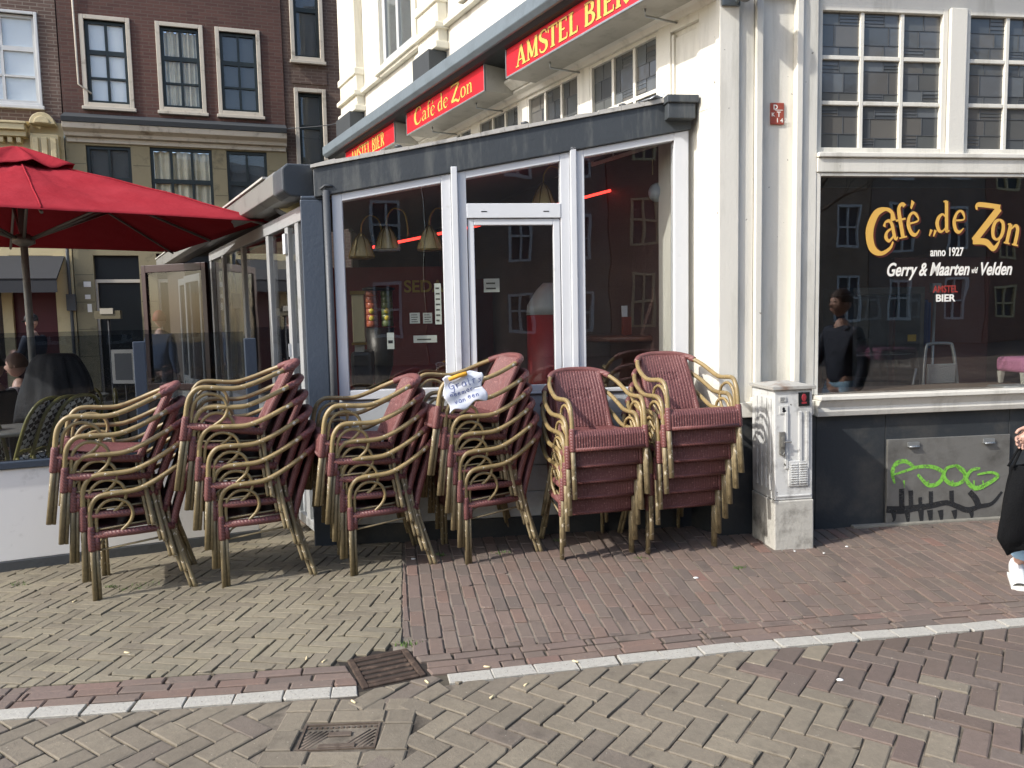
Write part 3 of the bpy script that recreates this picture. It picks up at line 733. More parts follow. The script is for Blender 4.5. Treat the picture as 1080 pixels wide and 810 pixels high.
# long facade (x negative away from the corner; y negative outwards)
b = MB(LL)
b.box(-.66, .0, .03, .3, .845, WT); b.box(-8.4, -.66, .03, .3, 3.70, 4.0); b.box(-8.4, -.0, .03, .3, 4.0, WT)
for x0, x1 in ((-1.72, -1.565), (-2.775, -2.62), (-3.83, -3.675), (-8.4, -4.73)): b.box(x0, x1, .0, .3, 3.0, 3.70)
b.box(-8.4, -.66, .03, .3, 0, 3.05)
b.build('side_wall', M_white, cafe)
b = MB(LL)
b.box(-.03, .0, -.03, .0299, .845, WT)
b.box(-.215, -.03, -.012, .03, 3.0, 3.9); b.box(-.655, -.515, -.012, .03, .845, 3.9); b.box(-.515, -.215, -.012, .03, 3.64, 3.9)
b.box(-.515, -.215, .015, .03, 3.0, 3.6)
b.box(-.215, -.03, -.012, .03, .845, 3.0); b.box(-.245, -.217, -.002, .03, 2.2, 3.62); b.box(-.513, -.485, -.002, .03, 2.2, 3.62)
# mouldings under the signs
b.prof([(-.03, 3.70), (-.05, 3.735), (-.1, 3.75), (-.1, 3.77), (.03, 3.77), (.03, 3.70)], -8.3, -.03)
b.prof([(-.16, 3.80), (-.2, 3.83), (-.2, 3.85), (.03, 3.85), (.03, 3.772), (-.12, 3.772)], -8.3, -.03)
b.build('side_trim', M_white, cafe, bev=.005)
for k, (x0, x1) in enumerate(((-1.562, -.662), (-2.617, -1.723), (-3.672, -2.778), (-4.727, -3.833))):
    sash(LL, x0, x1, 2.86, 3.70, 3, 2, .03, 'stained_window', 130+k*40, border=.03, bar=.016)
# cornice gutter above the signs
b = MB(LL); b.prof([(-.52, 4.02), (-.56, 4.06), (-.56, 4.175), (-.50, 4.175), (.02, 4.26), (.02, 4.02)], -7.75, .1)
b.build('cornice_gutter', M_zinc, cafe, bev=.006)
b = MB(LL); b.prof([(-.50, 4.018), (.02, 4.018), (.02, 3.95), (-.46, 3.99)], -7.72, .1); b.build('soffit', pm('dark_soffit', '1d2124', .6), cafe)
# upper storey
b = MB(LL)
for x0, x1, d in ((-8.25, -7.45, .1), (-5.05, -4.45, .1), (-2.3, -1.6, .1)):
    b.box(x0, x1, -d, .03, 4.75, WT); b.box(x0-.03, x1+.03, -d-.04, .03, 4.70, 4.78); b.box(x0-.02, x1+.02, -d-.03, .03, 5.22, 5.32)
    b.box(x0-.04, x1+.04, -d-.05, .03, 4.92, 4.99)
for x0, x1 in ((-7.42, -6.62), (-6.58, -5.08), (-4.42, -3.4), (-3.36, -2.33)):
    b.box(x0, x1, -.045, .03, 4.94, 5.0)
b.box(-6.7, -5.1, -.085, .03, 4.98, 5.06); b.box(-6.64, -6.5, -.07, .03, 5.062, WT); b.box(-5.32, -5.18, -.07, .03, 5.062, WT)
b.box(-3.95, -2.45, -.085, .03, 5.02, 5.08)
b.build('upper_stonework', M_stucco, cafe, bev=.012)
b = MB(LL); b.box(-6.5, -5.32, -.01, .03, 5.062, 5.15); b.box(-6.5, -6.4, -.01, .03, 5.15, 8); b.box(-5.42, -5.32, -.01, .03, 5.15, 8); b.box(-5.98, -5.9, -.012, .03, 5.15, 8)
f = b.build('upper_window', pm('pale_sash', 'b9bcbc', .5), cafe, bev=.004)
b = MB(LL); b.box(-6.4, -5.42, .012, .02, 5.15, 8); b.build('pane', G_dark, f)
b = MB(LL); b.box(-6.4, -5.42, .0215, .029, 5.15, 8); b.build('curtain', pm('grey_curtain', '8f9598', .8), f)
for x0, x1 in ((-8.2, -7.5), (-5.0, -4.5), (-2.25, -1.65)):
    b = MB(LL); b.box(x0, x1, -.2, .03, 4.28, 4.69); b.build('lead_block', pm('dark_lead', '3a3e41', .6), cafe, bev=.004)
b = MB(LL); b.box(-8.4, -8.38, .2, 9, 0, WT); b.M = LR; b.box(6.48, 6.5, .35, 9, 0, WT); b.build('rear_walls', M_stucco, cafe)
b = MB(LR); b.box(.4, 6.4, .36, 6, 2.95, 3.0); b.build('ceiling', M_dark, cafe)
# cafe room behind the display window
M_wood = pm('dark_wood', '5a382a', .45, var=.25, scale=5)
b = MB(LR); b.box(.3, 6.4, 3.0, 3.05, 0, 2.94); b.build('back_wall', pm('brown_back_wall', '8a6a54', .7, var=.2), cafe)
b = MB(LR); b.box(.3, 6.4, .36, 3.0, .0, .02); b.build('room_floor', M_wood, cafe)
b = MB(LR); b.box(.3, .35, .36, 3.0, .02, 2.94); b.box(.75, 1.28, 1.3, 1.34, .02, 2.0); b.build('wood_partition', pm('brown_panelling', '8f5a40', .5, var=.25, scale=6), cafe)
b = MB(LR); b.box(2.32, 3.3, 1.5, 1.56, .02, 2.06); dr = b.build('inner_door', pm('maroon_door', '6e3a32', .4), cafe)
b = MB(LR); b.box(2.40, 2.445, 1.48, 1.4985, 1.18, 1.5); b.tube([(2.42, 1.44, 1.4), (2.53, 1.44, 1.4)], .01, 6); b.build('handle_plate', M_alu, dr, bev=.01)

# ------------------------------------------------------------------ sign boxes on the long facade
def sign(x0, x1, z0, z1, txt, label, serif, tx0, tz, th, sx, name='light_box_sign'):
    t = thing(name, label, 'sign', M=FL @ MX.Translation((x0, -.40, z0)), group='red sign boxes under the cornice')
    W_, H = x1-x0, z1-z0
    b = MB(); b.box(0, W_, .004, .30, 0, H); b.build('sign_box', M_alub, t, bev=.004)
    b = MB(); b.box(0, W_, -.012, .0, 0, .014); b.box(0, W_, -.012, .0, H-.014, H); b.box(0, .014, -.012, .0, .0145, H-.0145); b.box(W_-.014, W_, -.012, .0, .0145, H-.0145)
    b.build('sign_frame', M_alu, t)
    b = MB(); b.box(.0145, W_-.0145, -.004, .0035, .0145, H-.0145); f = b.build('sign_face', M_sred, t)
    for nm, mt, gw, ba in (('lettering_outline', M_goldd, .07, .0005), ('lettering', M_gold, -.03 if serif else 0, .003)):
        b = MB(); textline(b, txt, ffn(-.004), tx0, tz, th, sx, gw*(.6 if serif else 1), ba, caps=1.0); b.build(nm, mt, f)
    b = MB(); b.tube([(W_*.25, .1, -.001), (W_*.25, .1, -.05), (W_*.25, .40, -.05)], .008, 6); b.tube([(W_*.8, .1, -.001), (W_*.8, .1, -.05), (W_*.8, .40, -.05)], .008, 6); b.build('bracket', M_alu, t)
    return t
M_alub = pm('sign_box_grey', 'a9a69c', .5, var=.08, dirt='77746a', dth=(.5, .85))
sign(-2.29, .02, 3.735, 4.0, 'AMSTEL BIER', 'largest red sign box lettered AMSTEL BIER, nearest the white corner', False, .19, .045, .175, 1.42)
sign(-4.73, -2.71, 3.735, 4.0, 'Café de Zon', 'red sign box lettered Café de Zon in thin gold serif under the cornice', True, .24, .065, .175, 1.30)
sign(-7.12, -5.12, 3.735, 4.0, 'AMSTEL BIER', 'farthest red sign box lettered AMSTEL BIER, half hidden behind the veranda roof', False, .26, .045, .175, 1.2)
# street lamp bracket on the corner
t = thing('wall_floodlight', 'grey wall floodlight on a bracket at the top of the cream corner post', 'lamp', M=FR @ MX.Translation((.05, -.03, 3.66)))
b = MB(); b.box(-.07, .06, -.02, -.001, -.02, .03); b.tube([(.03, -.02, .0), (.03, -.1, .02)], .015, 8); b.build('bracket', M_zinc, t, bev=.004)
b = MB(); b.lathe([(.02, -.03), (.075, .01), (.09, .08), (.08, .14)], 14, (.05, -.12, 0)); b.build('lamp_housing', M_steel, t)

# ------------------------------------------------------------------ glazed veranda
ver = thing('glass_veranda', 'glazed lean-to veranda with white frames and charcoal fascia between corner and terrace', 'veranda', (EO[0], EO[1], 0))
TV = MX.Translation((-EO[0], -EO[1], 0)); VE = TV @ FE; VT = TV @ FT
lo = lambda x: 2.416+.18*x
hi = lambda x: 2.612+.187*x
EL = 2.70
b = MB(VE); b.slant(.045, EL, -.05, .06, lo(.045), lo(EL), hi(.045), hi(EL)); b.build('fascia', M_fascia, ver, bev=.006)
b = MB(VE); 
xs = [0.03+i*(EL-.05)/16 for i in range(17)]
for i, (x0, x1) in enumerate(zip(xs[:-1], xs[1:])):
    e0, e1 = random.uniform(.02, .034), random.uniform(.02, .034); b.slant(x0, x1-.002, -.065, .16, hi(x0)+.001, hi(x1)+.001, hi(x0)+e0, hi(x1)+e1)
b.build('verge_flashing', M_lead, ver)
b = MB(VE)
for x in (.62, 1.5, 2.2): b.ell((x, -.03, hi(x)+.04), (.03, .03, .014), 8, 5)
b.build('lead_nail', M_pipe, ver)
b = MB(VE); b.box(2.50, 2.70, -.13, .1, 2.955, 3.06); b.box(2.49, 2.72, -.145, .12, 3.061, 3.115); b.build('gutter_end', M_fascia, ver, bev=.006)
b = MB(VE); b.grid(lambda u, v: (2.30+u*.2, -.075+.13*v+.02*sin(9*u), hi(2.3+u*.2)+.035+.035*abs(sin(u*7+v*5))*u), 14, 6); b.build('plastic_patch', pm('grey_plastic_sheet', 'b9bec3', .25), ver, solid=.003)
# gutter along the long side with its end profile towards the street
GP = [(-.16, 2.475), (-.16, 2.625), (-.12, 2.66), (.06, 2.665), (.06, 2.44), (-.11, 2.44)]
b = MB(VT); b.prof(GP, -.32, -.045); b.build('gutter_corner', M_fascia, ver, bev=.012)
b = MB(VT); b.prof([(-.16, 2.485), (-.16, 2.62), (-.14, 2.65), (.04, 2.655), (.04, 2.455), (-.1, 2.455)], -8.8, -.325); b.build('gutter', pm('grey_gutter', '7e7e7a', .4, var=.12, dirt='5d5c58'), ver, bev=.006)
b = MB(VT); b.prof([(-.17, 2.64), (-.17, 2.655), (.03, 2.662), (.03, 2.66)], -8.8, -.6); b.build('roof_edge', M_lead, ver)
# roof, set under the flashing
b = MB(); P = lambda M, x, y, z: M @ V((x, y, z))
r0 = [P(VE, .06, .0, 2.62), P(VE, 2.66, .0, 3.09), P(VT, -8.8, .0, 2.62), (TV @ FL) @ V((-8.5, -.0, 3.09))]
b.add([p+V((0, 0, -.03)) for p in (r0[0], r0[1], r0[2], r0[3])]+[p for p in r0], [(0, 2, 3, 1), (4, 5, 7, 6), (0, 1, 5, 4), (2, 6, 7, 3), (0, 4, 6, 2), (1, 3, 7, 5)]); b.build('roof', pm('roofing', '6a6a66', .8), ver)
# posts and downpipe
b = MB(VE); b.box(-.055, .098, -.02, .12, -.03, 2.415); b.box(-.05, .0985, -.0195, .1, 2.415, 2.44); b.build('corner_post', M_bluegrey, ver, bev=.008)
b = MB(VE); b.tube([(.126, -.05, -.02), (.126, -.05, 2.47)], .024, 10); b.tube([(.09, -.065, 2.475), (.12, -.06, 2.5), (.17, -.055, 2.5)], .008, 6); b.build('downpipe', M_pipe, ver)
# end wall frames: three bays
def bay(x0, x1, g0, g1, zb, name, tr=None):
    b = MB(VE); y0, y1 = -.03, .05
    b.slant(x0, g0, y0, y1, 1.035, 1.035, lo(x0)-.002, lo(g0)-.002); b.slant(g1, x1, y0, y1, 1.035, 1.035, lo(g1)-.002, lo(x1)-.002)
    b.slant(g0, g1, y0, y1, lo(g0)-.055, lo(g1)-.055, lo(g0)-.002, lo(g1)-.002)
    b.box(g0, g1, y0, y1, 1.035, zb)
    if tr: b.box(g0, g1, y0-.004, y1, tr[0], tr[1])
    return b
f1 = bay(.159, .972, .228, .906, 1.10, 'w').build('side_window', M_frame, ver, bev=.004)
b = MB(VE); b.slant(.229, .905, .0, .006, 1.101, 1.101, lo(.229)-.056, lo(.905)-.056); b.build('pane', G_win, f1)
f2 = bay(1.02, 1.812, 1.078, 1.745, 1.05, 'd', (2.283, 2.384)).build('door_frame', M_frame, ver, bev=.004)
b = MB(VE); b.slant(1.079, 1.744, .0, .006, 2.385, 2.385, lo(1.079)-.056, lo(1.744)-.056); b.build('transom_pane', G_win, f2)
b = MB(VE)
for x in (1.18, 1.62): b.box(x, x+.04, -.036, -.0342, 2.325, 2.331)
b.build('vent_slots', M_black, f2)
b = MB(VE); b.box(1.084, 1.128, -.02, .03, 1.052, 2.278); b.box(1.692, 1.739, -.02, .03, 1.052, 2.278); b.box(1.128, 1.692, -.02, .03, 2.235, 2.278); b.box(1.128, 1.692, -.02, .03, 1.052, 1.10)
dl = b.build('door', M_frame, ver, bev=.004)
b = MB(VE); b.box(1.129, 1.691, .0, .006, 1.101, 2.234); b.build('pane', G_win, dl)
f3 = bay(1.861, 2.685, 1.918, 2.578, 1.06, 'w').build('side_window', M_frame, ver, bev=.004)
b = MB(VE); b.slant(1.919, 2.577, .0, .006, 1.061, 1.061, lo(1.919)-.056, lo(2.577)-.056); b.build('pane', G_win, f3)
b = MB(VE); b.box(.974, 1.018, -.055, .04, .2, 2.632); b.box(1.814, 1.859, -.05, .04, .2, 2.775); b.build('cover_strip', M_frame, ver, bev=.005)
# boarding and plinth
b = MB(VE); zz = [.14, .33, .52, .71, .875, 1.03]
for z0, z1 in zip(zz[:-1], zz[1:]): b.box(.155, .970, -.015, .04, z0, z1-.008); b.box(1.022, 1.81, -.015, .04, z0, z1-.008); b.box(1.863, 2.68, -.015, .04, z0, z1-.008)
b.box(.155, 2.68, .0, .05, .12, 1.033)
b.build('boarding', M_board, ver, bev=.004)
b = MB(VE); b.box(.1, 2.72, -.03, .05, -.05, .138); b.build('base_strip', M_slate, ver, bev=.004)
# long side glazing
b = MB(VT)
for x in (-.36, -.66, -1.32, -2.42, -3.5, -4.3): b.box(x-.045, x+.045, .0, .07, .05, 2.30)
b.box(-4.35, -.13, -.005, .07, 2.30, 2.40); b.box(-4.35, -.13, -.0, .07, .85, .92)
b.box(-4.35, -.13, .0, .07, .05, .12)
sf = b.build('side_glazing', pm('grey_white_frame', 'a2a4a4', .35, var=.08, dirt='7c7c78'), ver, bev=.005)
b = MB(VT); b.box(-4.34, -.14, .02, .026, .93, 2.298); b.build('pane', G_win, sf)
b = MB(VT); b.box(-4.34, -.14, .03, .06, .121, .849); b.build('side_panel', M_board, ver)
for q in ((-.655, -.645, -.02, -.001, 1.32, 1.42), (-.70, -.62, -.02, -.001, 2.1, 2.25)):
    b = MB(VT); b.box(*q); b.build('hinge', M_frame, sf)
# inside: floor, lining of the cafe wall, partition
MI = pm('red_brown_lining', '6e2424', .5, var=.25, scale=3)
b = MB(VE); b.plan([(.1, .06), (2.6, .06), (1.5, 7.5), (-3.3, 6)], .0, .03); b.build('floor', pm('dark_floor', '5c5048', .5), ver)
b = MB(TV @ FL); b.box(-8.3, -.40, .012, .0285, .03, 3.0); b.build('lining', pm('dark_lining', '4a3630', .5, var=.3, scale=3), ver)
b = MB(VE); b.box(-.15, 1.35, 2.6, 2.66, .03, 2.12); b.box(1.36, 1.9, 2.9, 2.95, .03, 2.0); b.build('red_partition', MI, ver)
b = MB(VE); b.box(.05, 2.0, 4.2, 4.25, .03, 2.9); b.build('dark_partition', M_dark, ver)
b = MB(VT); b.box(-8.8, -8.72, .0, 2.3, .03, 2.5); b.box(-8.72, -6.6, .0, .06, .05, 2.44); b.build('end_view_block', M_dark, ver)  # dark end wall and side boarding, added to block the sunlit view beyond
b = MB(VE); b.slant(.1, 2.6, .08, 4.3, lo(.1)+.08, lo(2.6)+.08, lo(.1)+.10, lo(2.6)+.10); b.build('inner_ceiling', pm('dark_ceiling', '5a4c46', .6), ver)
b = MB(VE); b.box(-.02, .045, .3, .36, .03, 2.35); b.build('inner_post', M_frame, ver)
# things inside
E_neon = emat('red_neon', 'ff3a30', 2.2)
o = MB(FE).tube([(.38, .9, 2.17), (1.2, .9, 2.33), (2.35, .9, 2.62)], .011, 6).build('neon_tube', E_neon)
tag(o, 'thin red neon tube glowing under the veranda ceiling', 'neon light')
def at(M, px, py, off):
    x, z = onpl(M, px, py, off); return x, off, z
def wall_lamp(px, py, off, label, base=False):
    x, y, z = at(FE, px, py, off)
    t = thing('hanging_lamp', label, 'lamp', M=FE @ MX.Translation((x, y, z)), group='brass lantern lamps in the veranda')
    b = MB(); n = 6
    b.lathe([(.085, -.1), (.092, -.085), (.05, .03), (.02, .07), (.008, .085)], 6); b.build('lamp_shade', pm('amber_shade', 'e0cd98', .4, var=.25, scale=14), t)
    b = MB()
    for k in range(6):
        q = 2*pi*k/6; b.tube([(r*cos(q), r*sin(q), z_) for r, z_ in ((.09, -.1), (.094, -.085), (.052, .03), (.012, .085))], .005, 5)
    b.lathe([(.094, -.105), (.096, -.09)], 6); b.build('shade_ribs', M_brass, t)
    b = MB(); b.tube(smoothpath([(0, 0, .085), (.01, 0, .16), (.06, .0, .215), (.13, .0, .19), (.155, .0, .1), (.155, .0, .0)], 5), .007, 6); b.build('lamp_arm', M_brass, t)
    return t
wall_lamp(381, 258, .5, 'smallest brass lantern lamp on a curved arm, leftmost behind the side window')
wall_lamp(408, 250, .5, 'brass lantern lamp on a curved arm in the middle of the left pane')
wall_lamp(453, 250, .5, 'brass lantern lamp with leafy crown at the right of the left pane')
wall_lamp(573, 205, .55, 'brass lantern lamp showing behind the transom pane over the door')
x, y, z = at(FE, 378, 330, .55)
t = thing('column_lamp', 'tall narrow cream glass wall lamp on a white stand behind the left pane', 'lamp', M=FE @ MX.Translation((x, y, 0)))
b = MB(); b.box(-.045, .045, -.045, .045, 1.42, 1.78); b.build('lamp_glass', pm('cream_glass', 'c9bb90', .3, var=.15), t, bev=.006)
b = MB(); b.box(-.055, .055, -.055, .055, 1.40, 1.419); b.box(-.055, .055, -.055, .055, 1.781, 1.81); b.build('lamp_cap', M_brass, t); b = MB(); b.box(-.035, .035, -.03, .03, .03, 1.399); b.build('stand', pm('grey_stand', 'a9a498', .5), t)
x, y, z = at(FE, 701, 260, .5)
t = thing('column_lamp', 'tall cream glass lamp with copper caps behind the right pane', 'lamp', M=FE @ MX.Translation((x, y, 0)))
b = MB(); b.lathe([(.06, 1.53), (.065, 1.9), (.06, 1.95)], 8); b.build('lamp_glass', MC['cream_glass'], t); b = MB(); b.lathe([(.07, 1.50), (.072, 1.529)], 8); b.lathe([(.07, 1.951), (.04, 1.99)], 8); b.tube([(.0, .0, 1.99), (0, 0, 3.0)], .01, 6); b.build('lamp_cap', M_brass, t)
x, y, z = at(FE, 694, 203, .35)
t = thing('globe_spotlight', 'pale grey ball shaped spotlight on a bracket behind the right pane', 'lamp', M=FE @ MX.Translation((x, y, z)))
b = MB(); b.ell((0, 0, 0), (.075, .075, .075)); b.build('globe', pm('pale_grey_shell', 'a6b0b8', .3), t); b = MB(); b.tube([(.0, .05, .05), (.0, .1, .2), (0, .1, .75)], .014, 6); b.box(-.03, .03, .04, .06, .14, .26); b.build('bracket', pm('cream_conduit', 'c3b98e', .5), t)
# gumball column, papers, table with menu holder, radiator
x, y, z = at(FE, 400, 330, 1.1)
t = thing('candy_dispenser', 'tall orange and green striped dispenser column behind the left pane', 'dispenser', M=FE @ MX.Translation((x, y, 0)))
b = MB()
for i in range(6): b.lathe([(.045, 1.53+i*.05), (.049, 1.535+i*.05), (.049, 1.574+i*.05), (.045, 1.579+i*.05)], 12, (-.06, 0, 0))
b.build('orange_column', pm('orange_plastic', '9a5038', .3), t); b = MB()
for i in range(6): b.lathe([(.045, 1.53+i*.05), (.049, 1.535+i*.05), (.049, 1.574+i*.05), (.045, 1.579+i*.05)], 12, (.065, 0, 0))
b.build('green_column', pm('green_plastic', '66704a', .3), t)
b = MB(); b.lathe([(.13, 1.832), (.135, 1.85), (.1, 1.86)], 14); b.lathe([(.16, .03), (.12, .06), (.035, .1), (.035, 1.0), (.1, 1.2), (.12, 1.52)], 14); b.build('stand', pm('dark_metal', '2f2c2a', .4, metal=.6), t)
b = MB()
for i in range(2):
    for j in range(2): b.ell((-.06+.125*i, -.062, 1.60+j*.06), (.022, .01, .022), 8, 5)
b.build('yellow_button', pm('yellow_plastic', 'c9b23c', .4), t)
def paper(px0, px1, py0, py1, off, label, name='notice', col='cfd2c8', lines=3, ink='55564f'):
    x0, z1 = onpl(FE, px0, py0, off); x1, z0 = onpl(FE, px1, py1, off)
    b = MB(FE); b.box(x0, x1, off-.002, off, z0, z1); o = b.build(name, pm('paper_'+col, col, .8, var=.04))
    tag(o, label, 'notice')
    b = MB(FE); h = (z1-z0)/(lines*1.6+1)
    for i in range(lines): b.box(x0+(x1-x0)*.15, x1-(x1-x0)*random.uniform(.12, .35), off-.0032, off-.0022, z1-h*(1.2+i*1.6)-h*.5, z1-h*(1.2+i*1.6))
    b.build('print', pm('print_'+ink, ink, .8), o); return o
paper(458, 466, 299, 342, .03, 'tall narrow white menu sheet stuck inside the left pane edge', lines=7)
paper(408, 416, 351, 368, .03, 'small white sticker with dark figure stuck to the left pane', lines=1, ink='23252c')
paper(432, 443, 330, 341, .25, 'left of two small printed sheets behind the left pane', lines=4)
paper(446, 456, 330, 341, .25, 'right of two small printed sheets behind the left pane', lines=4)
paper(436, 461, 354, 361, .2, 'wide pale label strip behind the left pane', lines=1)
paper(510, 527, 294, 308, .3, 'small framed white card behind the door pane', lines=2)
x, z = onpl(FE, 428, 306, 2.58)
ftext('x', 'SEDA', FE, x-.02, z-.02, .17, pm('yellow_letter', 'a89238', .5), None, y=2.585, bold=.004)
o = D.objects['x']; o.name = 'wall_lettering'; o['label'] = 'dull yellow capital lettering on the red partition inside'; o['category'] = 'lettering'
x, y, z = at(FE, 663, 345, .75)
t = thing('table', 'round dark pub table behind the right pane', 'table', M=FE @ MX.Translation((x, y, 0)))
b = MB(); b.lathe([(.34, 1.37), (.36, 1.385), (.36, 1.41), (.34, 1.42)], 24); b.build('table_top', M_wood, t); b = MB(); b.lathe([(.25, .03), (.2, .06), (.035, .1), (.035, 1.365)], 14); b.build('leg', M_black, t)
t = thing('menu_holder', 'white folded menu card in a red box on the table inside', 'menu holder', M=FE @ MX.Translation((x, y-.05, 1.421)))
b = MB(); b.add([(-.06, 0, 0), (.04, .0, 0), (.055, 0, .24), (-.07, 0, .24), (-.06, .02, 0), (.04, .02, 0), (.055, .02, .24), (-.07, .02, .24)], [(0, 1, 2, 3), (5, 4, 7, 6), (0, 4, 5, 1), (1, 5, 6, 2), (2, 6, 7, 3), (3, 7, 4, 0)]); b.build('card', pm('white_card', 'dfe2e2', .7), t)
b = MB(); b.box(-.075, .02, -.05, -.005, 0, .15); b.build('box', pm('red_cardboard', '7e3a2a', .7), t)
x, y, z = at(FE, 636, 320, 1.3)
t = thing('tall_cabinet', 'off white tall cupboard behind the right pane', 'cupboard', M=FE @ MX.Translation((x, y, 0)))
b = MB(); b.box(-.14, .12, 0, .4, .03, 1.75); b.build('body', pm('pale_laminate', 'a9a79b', .5), t, bev=.005); b = MB(); b.box(-.135, .0, -.012, -.001, .06, 1.72); b.box(.005, .115, -.012, -.001, .06, 1.72); b.build('door', pm('pale_laminate2', '9c9a90', .5), t, bev=.003)
b = MB(FE); b.box(2.0, 3.1, 2.4, 2.44, .03, 1.9); tag(b.build('wood_screen', pm('grey_screen', '6b6860', .6, var=.25, scale=5)), 'dark grey panel screen standing deep inside the veranda', 'screen')
x, y, z = at(FE, 572, 330, .8)
t = thing('drinks_cooler', 'bottle shaped red drinks cooler with pale domed lid behind the door', 'cooler', M=FE @ MX.Translation((x+.05, y, 0)))
b = MB(); b.lathe([(.16, .75), (.18, .8), (.18, 1.6)], 20); b.build('body', pm('red_cooler', '8e2522', .4), t); b = MB(); b.lathe([(.182, 1.601), (.175, 1.68), (.1, 1.8), (.04, 1.86)], 20); b.build('lid', pm('pale_lid', 'a5a8a6', .4), t); b = MB(); b.lathe([(.13, .03), (.15, .749)], 16); b.build('base', M_black, t)
# low tub chair silhouettes and a bench behind the left pane
x, y, z = at(FE, 385, 385, .6)
t = thing('bench', 'low dark padded bench behind the left pane', 'bench', M=FE @ MX.Translation((x, y, 0)))
b = MB(); b.box(-.1, .55, -.1, .35, .98, 1.06); b.build('seat', pm('dark_vinyl', '272525', .4), t, bev=.03); b = MB(); b.box(-.1, .06, -.1, .35, 1.07, 1.35); b.build('backrest', MC['dark_vinyl'], t, bev=.03)
b = MB(); b.box(-.06, .0, -.06, 0, .03, .979); b.box(.45, .5, -.06, 0, .03, .979); b.build('leg', M_black, t)

# things behind the display window
x, y, z = at(FR, 866, 300, .12)
b = MB(FR); b.box(.755, .785, .1, .13, 1.12, 2.34); tag(b.build('red_light_strip', emat('red_strip', 'c8203a', .55)), 'vertical red light strip at the left edge of the display window', 'light')
xc, z0 = onpl(FR, 1005, 405, .42)
t = thing('step_stool', 'folding grey metal step stool leaning behind the display window', 'step stool', M=FR @ MX.Translation((xc, .55, .9)))
b = MB(); b.tube(smoothpath([(-.16, .0, -.3), (-.15, .02, .1), (-.12, .04, .36), (-.08, .045, .40), (.08, .045, .40), (.12, .04, .36), (.15, .02, .1), (.16, .0, -.3)], 5), .014, 8); b.build('frame', M_alu, t)
b = MB(); b.box(-.135, .115, -.012, .01, .08, .24); b.box(-.135, .115, -.01, .015, -.2, .03); b.build('step', pm('grey_step', '8e9192', .5, bump=.02, bscale=90), t, bev=.008)
b = MB(); b.tube([(-.18, .2, -.3), (-.16, .1, .2)], .012, 6); b.tube([(.19, .2, -.3), (.17, .1, .2)], .012, 6); b.build('leg', M_alu, t)
xc, z0 = onpl(FR, 990, 400, .8)
b = MB(FR); b.tube([(xc-.08, .8, .02), (xc+.02, .9, 1.75)], .012, 6); b.box(xc-.02, xc+.06, .88, .92, 1.72, 1.8); tag(b.build('broom', M_alu), 'slim grey broom handle leaning left of the step stool', 'broom')
# pink stool on the sill
xs_, zs_ = onpl(FR, 1073, 405, .2)
t = thing('footstool', 'small pink upholstered footstool with white legs standing on the window sill', 'stool', M=FR @ MX.Translation((xs_, .2, .9875)))
b = MB(); b.box(-.03, .38, -.08, .2, .095, .21); b.build('cushion', pm('pink_fabric', 'd488ae', .85, var=.25, scale=9, bump=.02, bscale=60), t, bev=.03, seg=3)
for px, py in ((.0, -.06), (.34, -.06), (.0, .17), (.34, .17)):
    b = MB(); b.hexa([(px-.012, py-.012, 0), (px+.012, py-.012, 0), (px-.012, py+.012, 0), (px+.012, py+.012, 0), (px-.02, py-.02, .096), (px+.022, py-.02, .096), (px-.02, py+.022, .096), (px+.022, py+.022, .096)]); b.build('leg', M_white, t, bev=.003)
M_paper = pm('newsprint', '9a9b98', .8, var=.3, scale=14, bump=.004)
for i, (dx, dy, r, lab) in enumerate(((-.22, -.06, .1, 'folded newspaper nearest the step stool on the window sill'), (.08, -.1, -.05, 'newspaper lying under the pink footstool on the window sill'))):
    b = MB(); b.box(-.16, .16, -.1, .1, 0, .006); b.box(-.15, .155, -.09, .095, .0062, .011); o = b.build('newspaper', M_paper, None, bev=.003)
    o.matrix_world = FR @ MX.Translation((xs_+dx+.1, .12+dy*.3, .9872 if i else .9872)) @ MX.Rotation(r, 4, 'Z'); o.scale = (1, .8, 1); tag(o, lab, 'newspaper')
xc, z0 = onpl(FR, 940, 330, 1.15)
t = thing('glass_fridge', 'glass door fridge standing behind the display window', 'fridge', M=FR @ MX.Translation((xc, 1.15, 0)))
b = MB(); b.box(-.36, -.32, 0, .5, .9, 1.72); b.box(.28, .32, 0, .5, .9, 1.72); b.box(-.36, .32, 0, .5, .78, .90); b.box(-.36, .32, 0, .5, 1.72, 1.78); b.box(-.32, .28, .46, .5, .9, 1.72); b.build('body', pm('grey_fridge', '54534f', .4), t, bev=.004)
b = MB(); b.box(-.32, .28, .0, .006, .901, 1.719); b.build('door', G_win, t); b = MB(); b.box(-.32, .28, .05, .45, 1.18, 1.19); b.build('shelf', M_alu, t)
b = MB(); b.box(.16, .24, -.008, -.002, 1.3, 1.36); b.build('sticker', pm('yellow_sticker', 'b9992e', .5), t)
b = MB(); b.box(-.36, .5, .0, .5, .03, .779); b.build('cabinet_base', M_wood, t)
b = MB(FR); xc, z0 = onpl(FR, 972, 350, 1.35)
b.grid(lambda u, v: (xc-.06+.16*u, 1.35+.04*sin(u*9), 1.25+.42*v-.05*abs(u-.4)), 12, 8); o = b.build('blue_bag', pm('blue_plastic', '27407a', .4), None, solid=.004); tag(o, 'blue plastic bag hanging beside the fridge', 'bag')

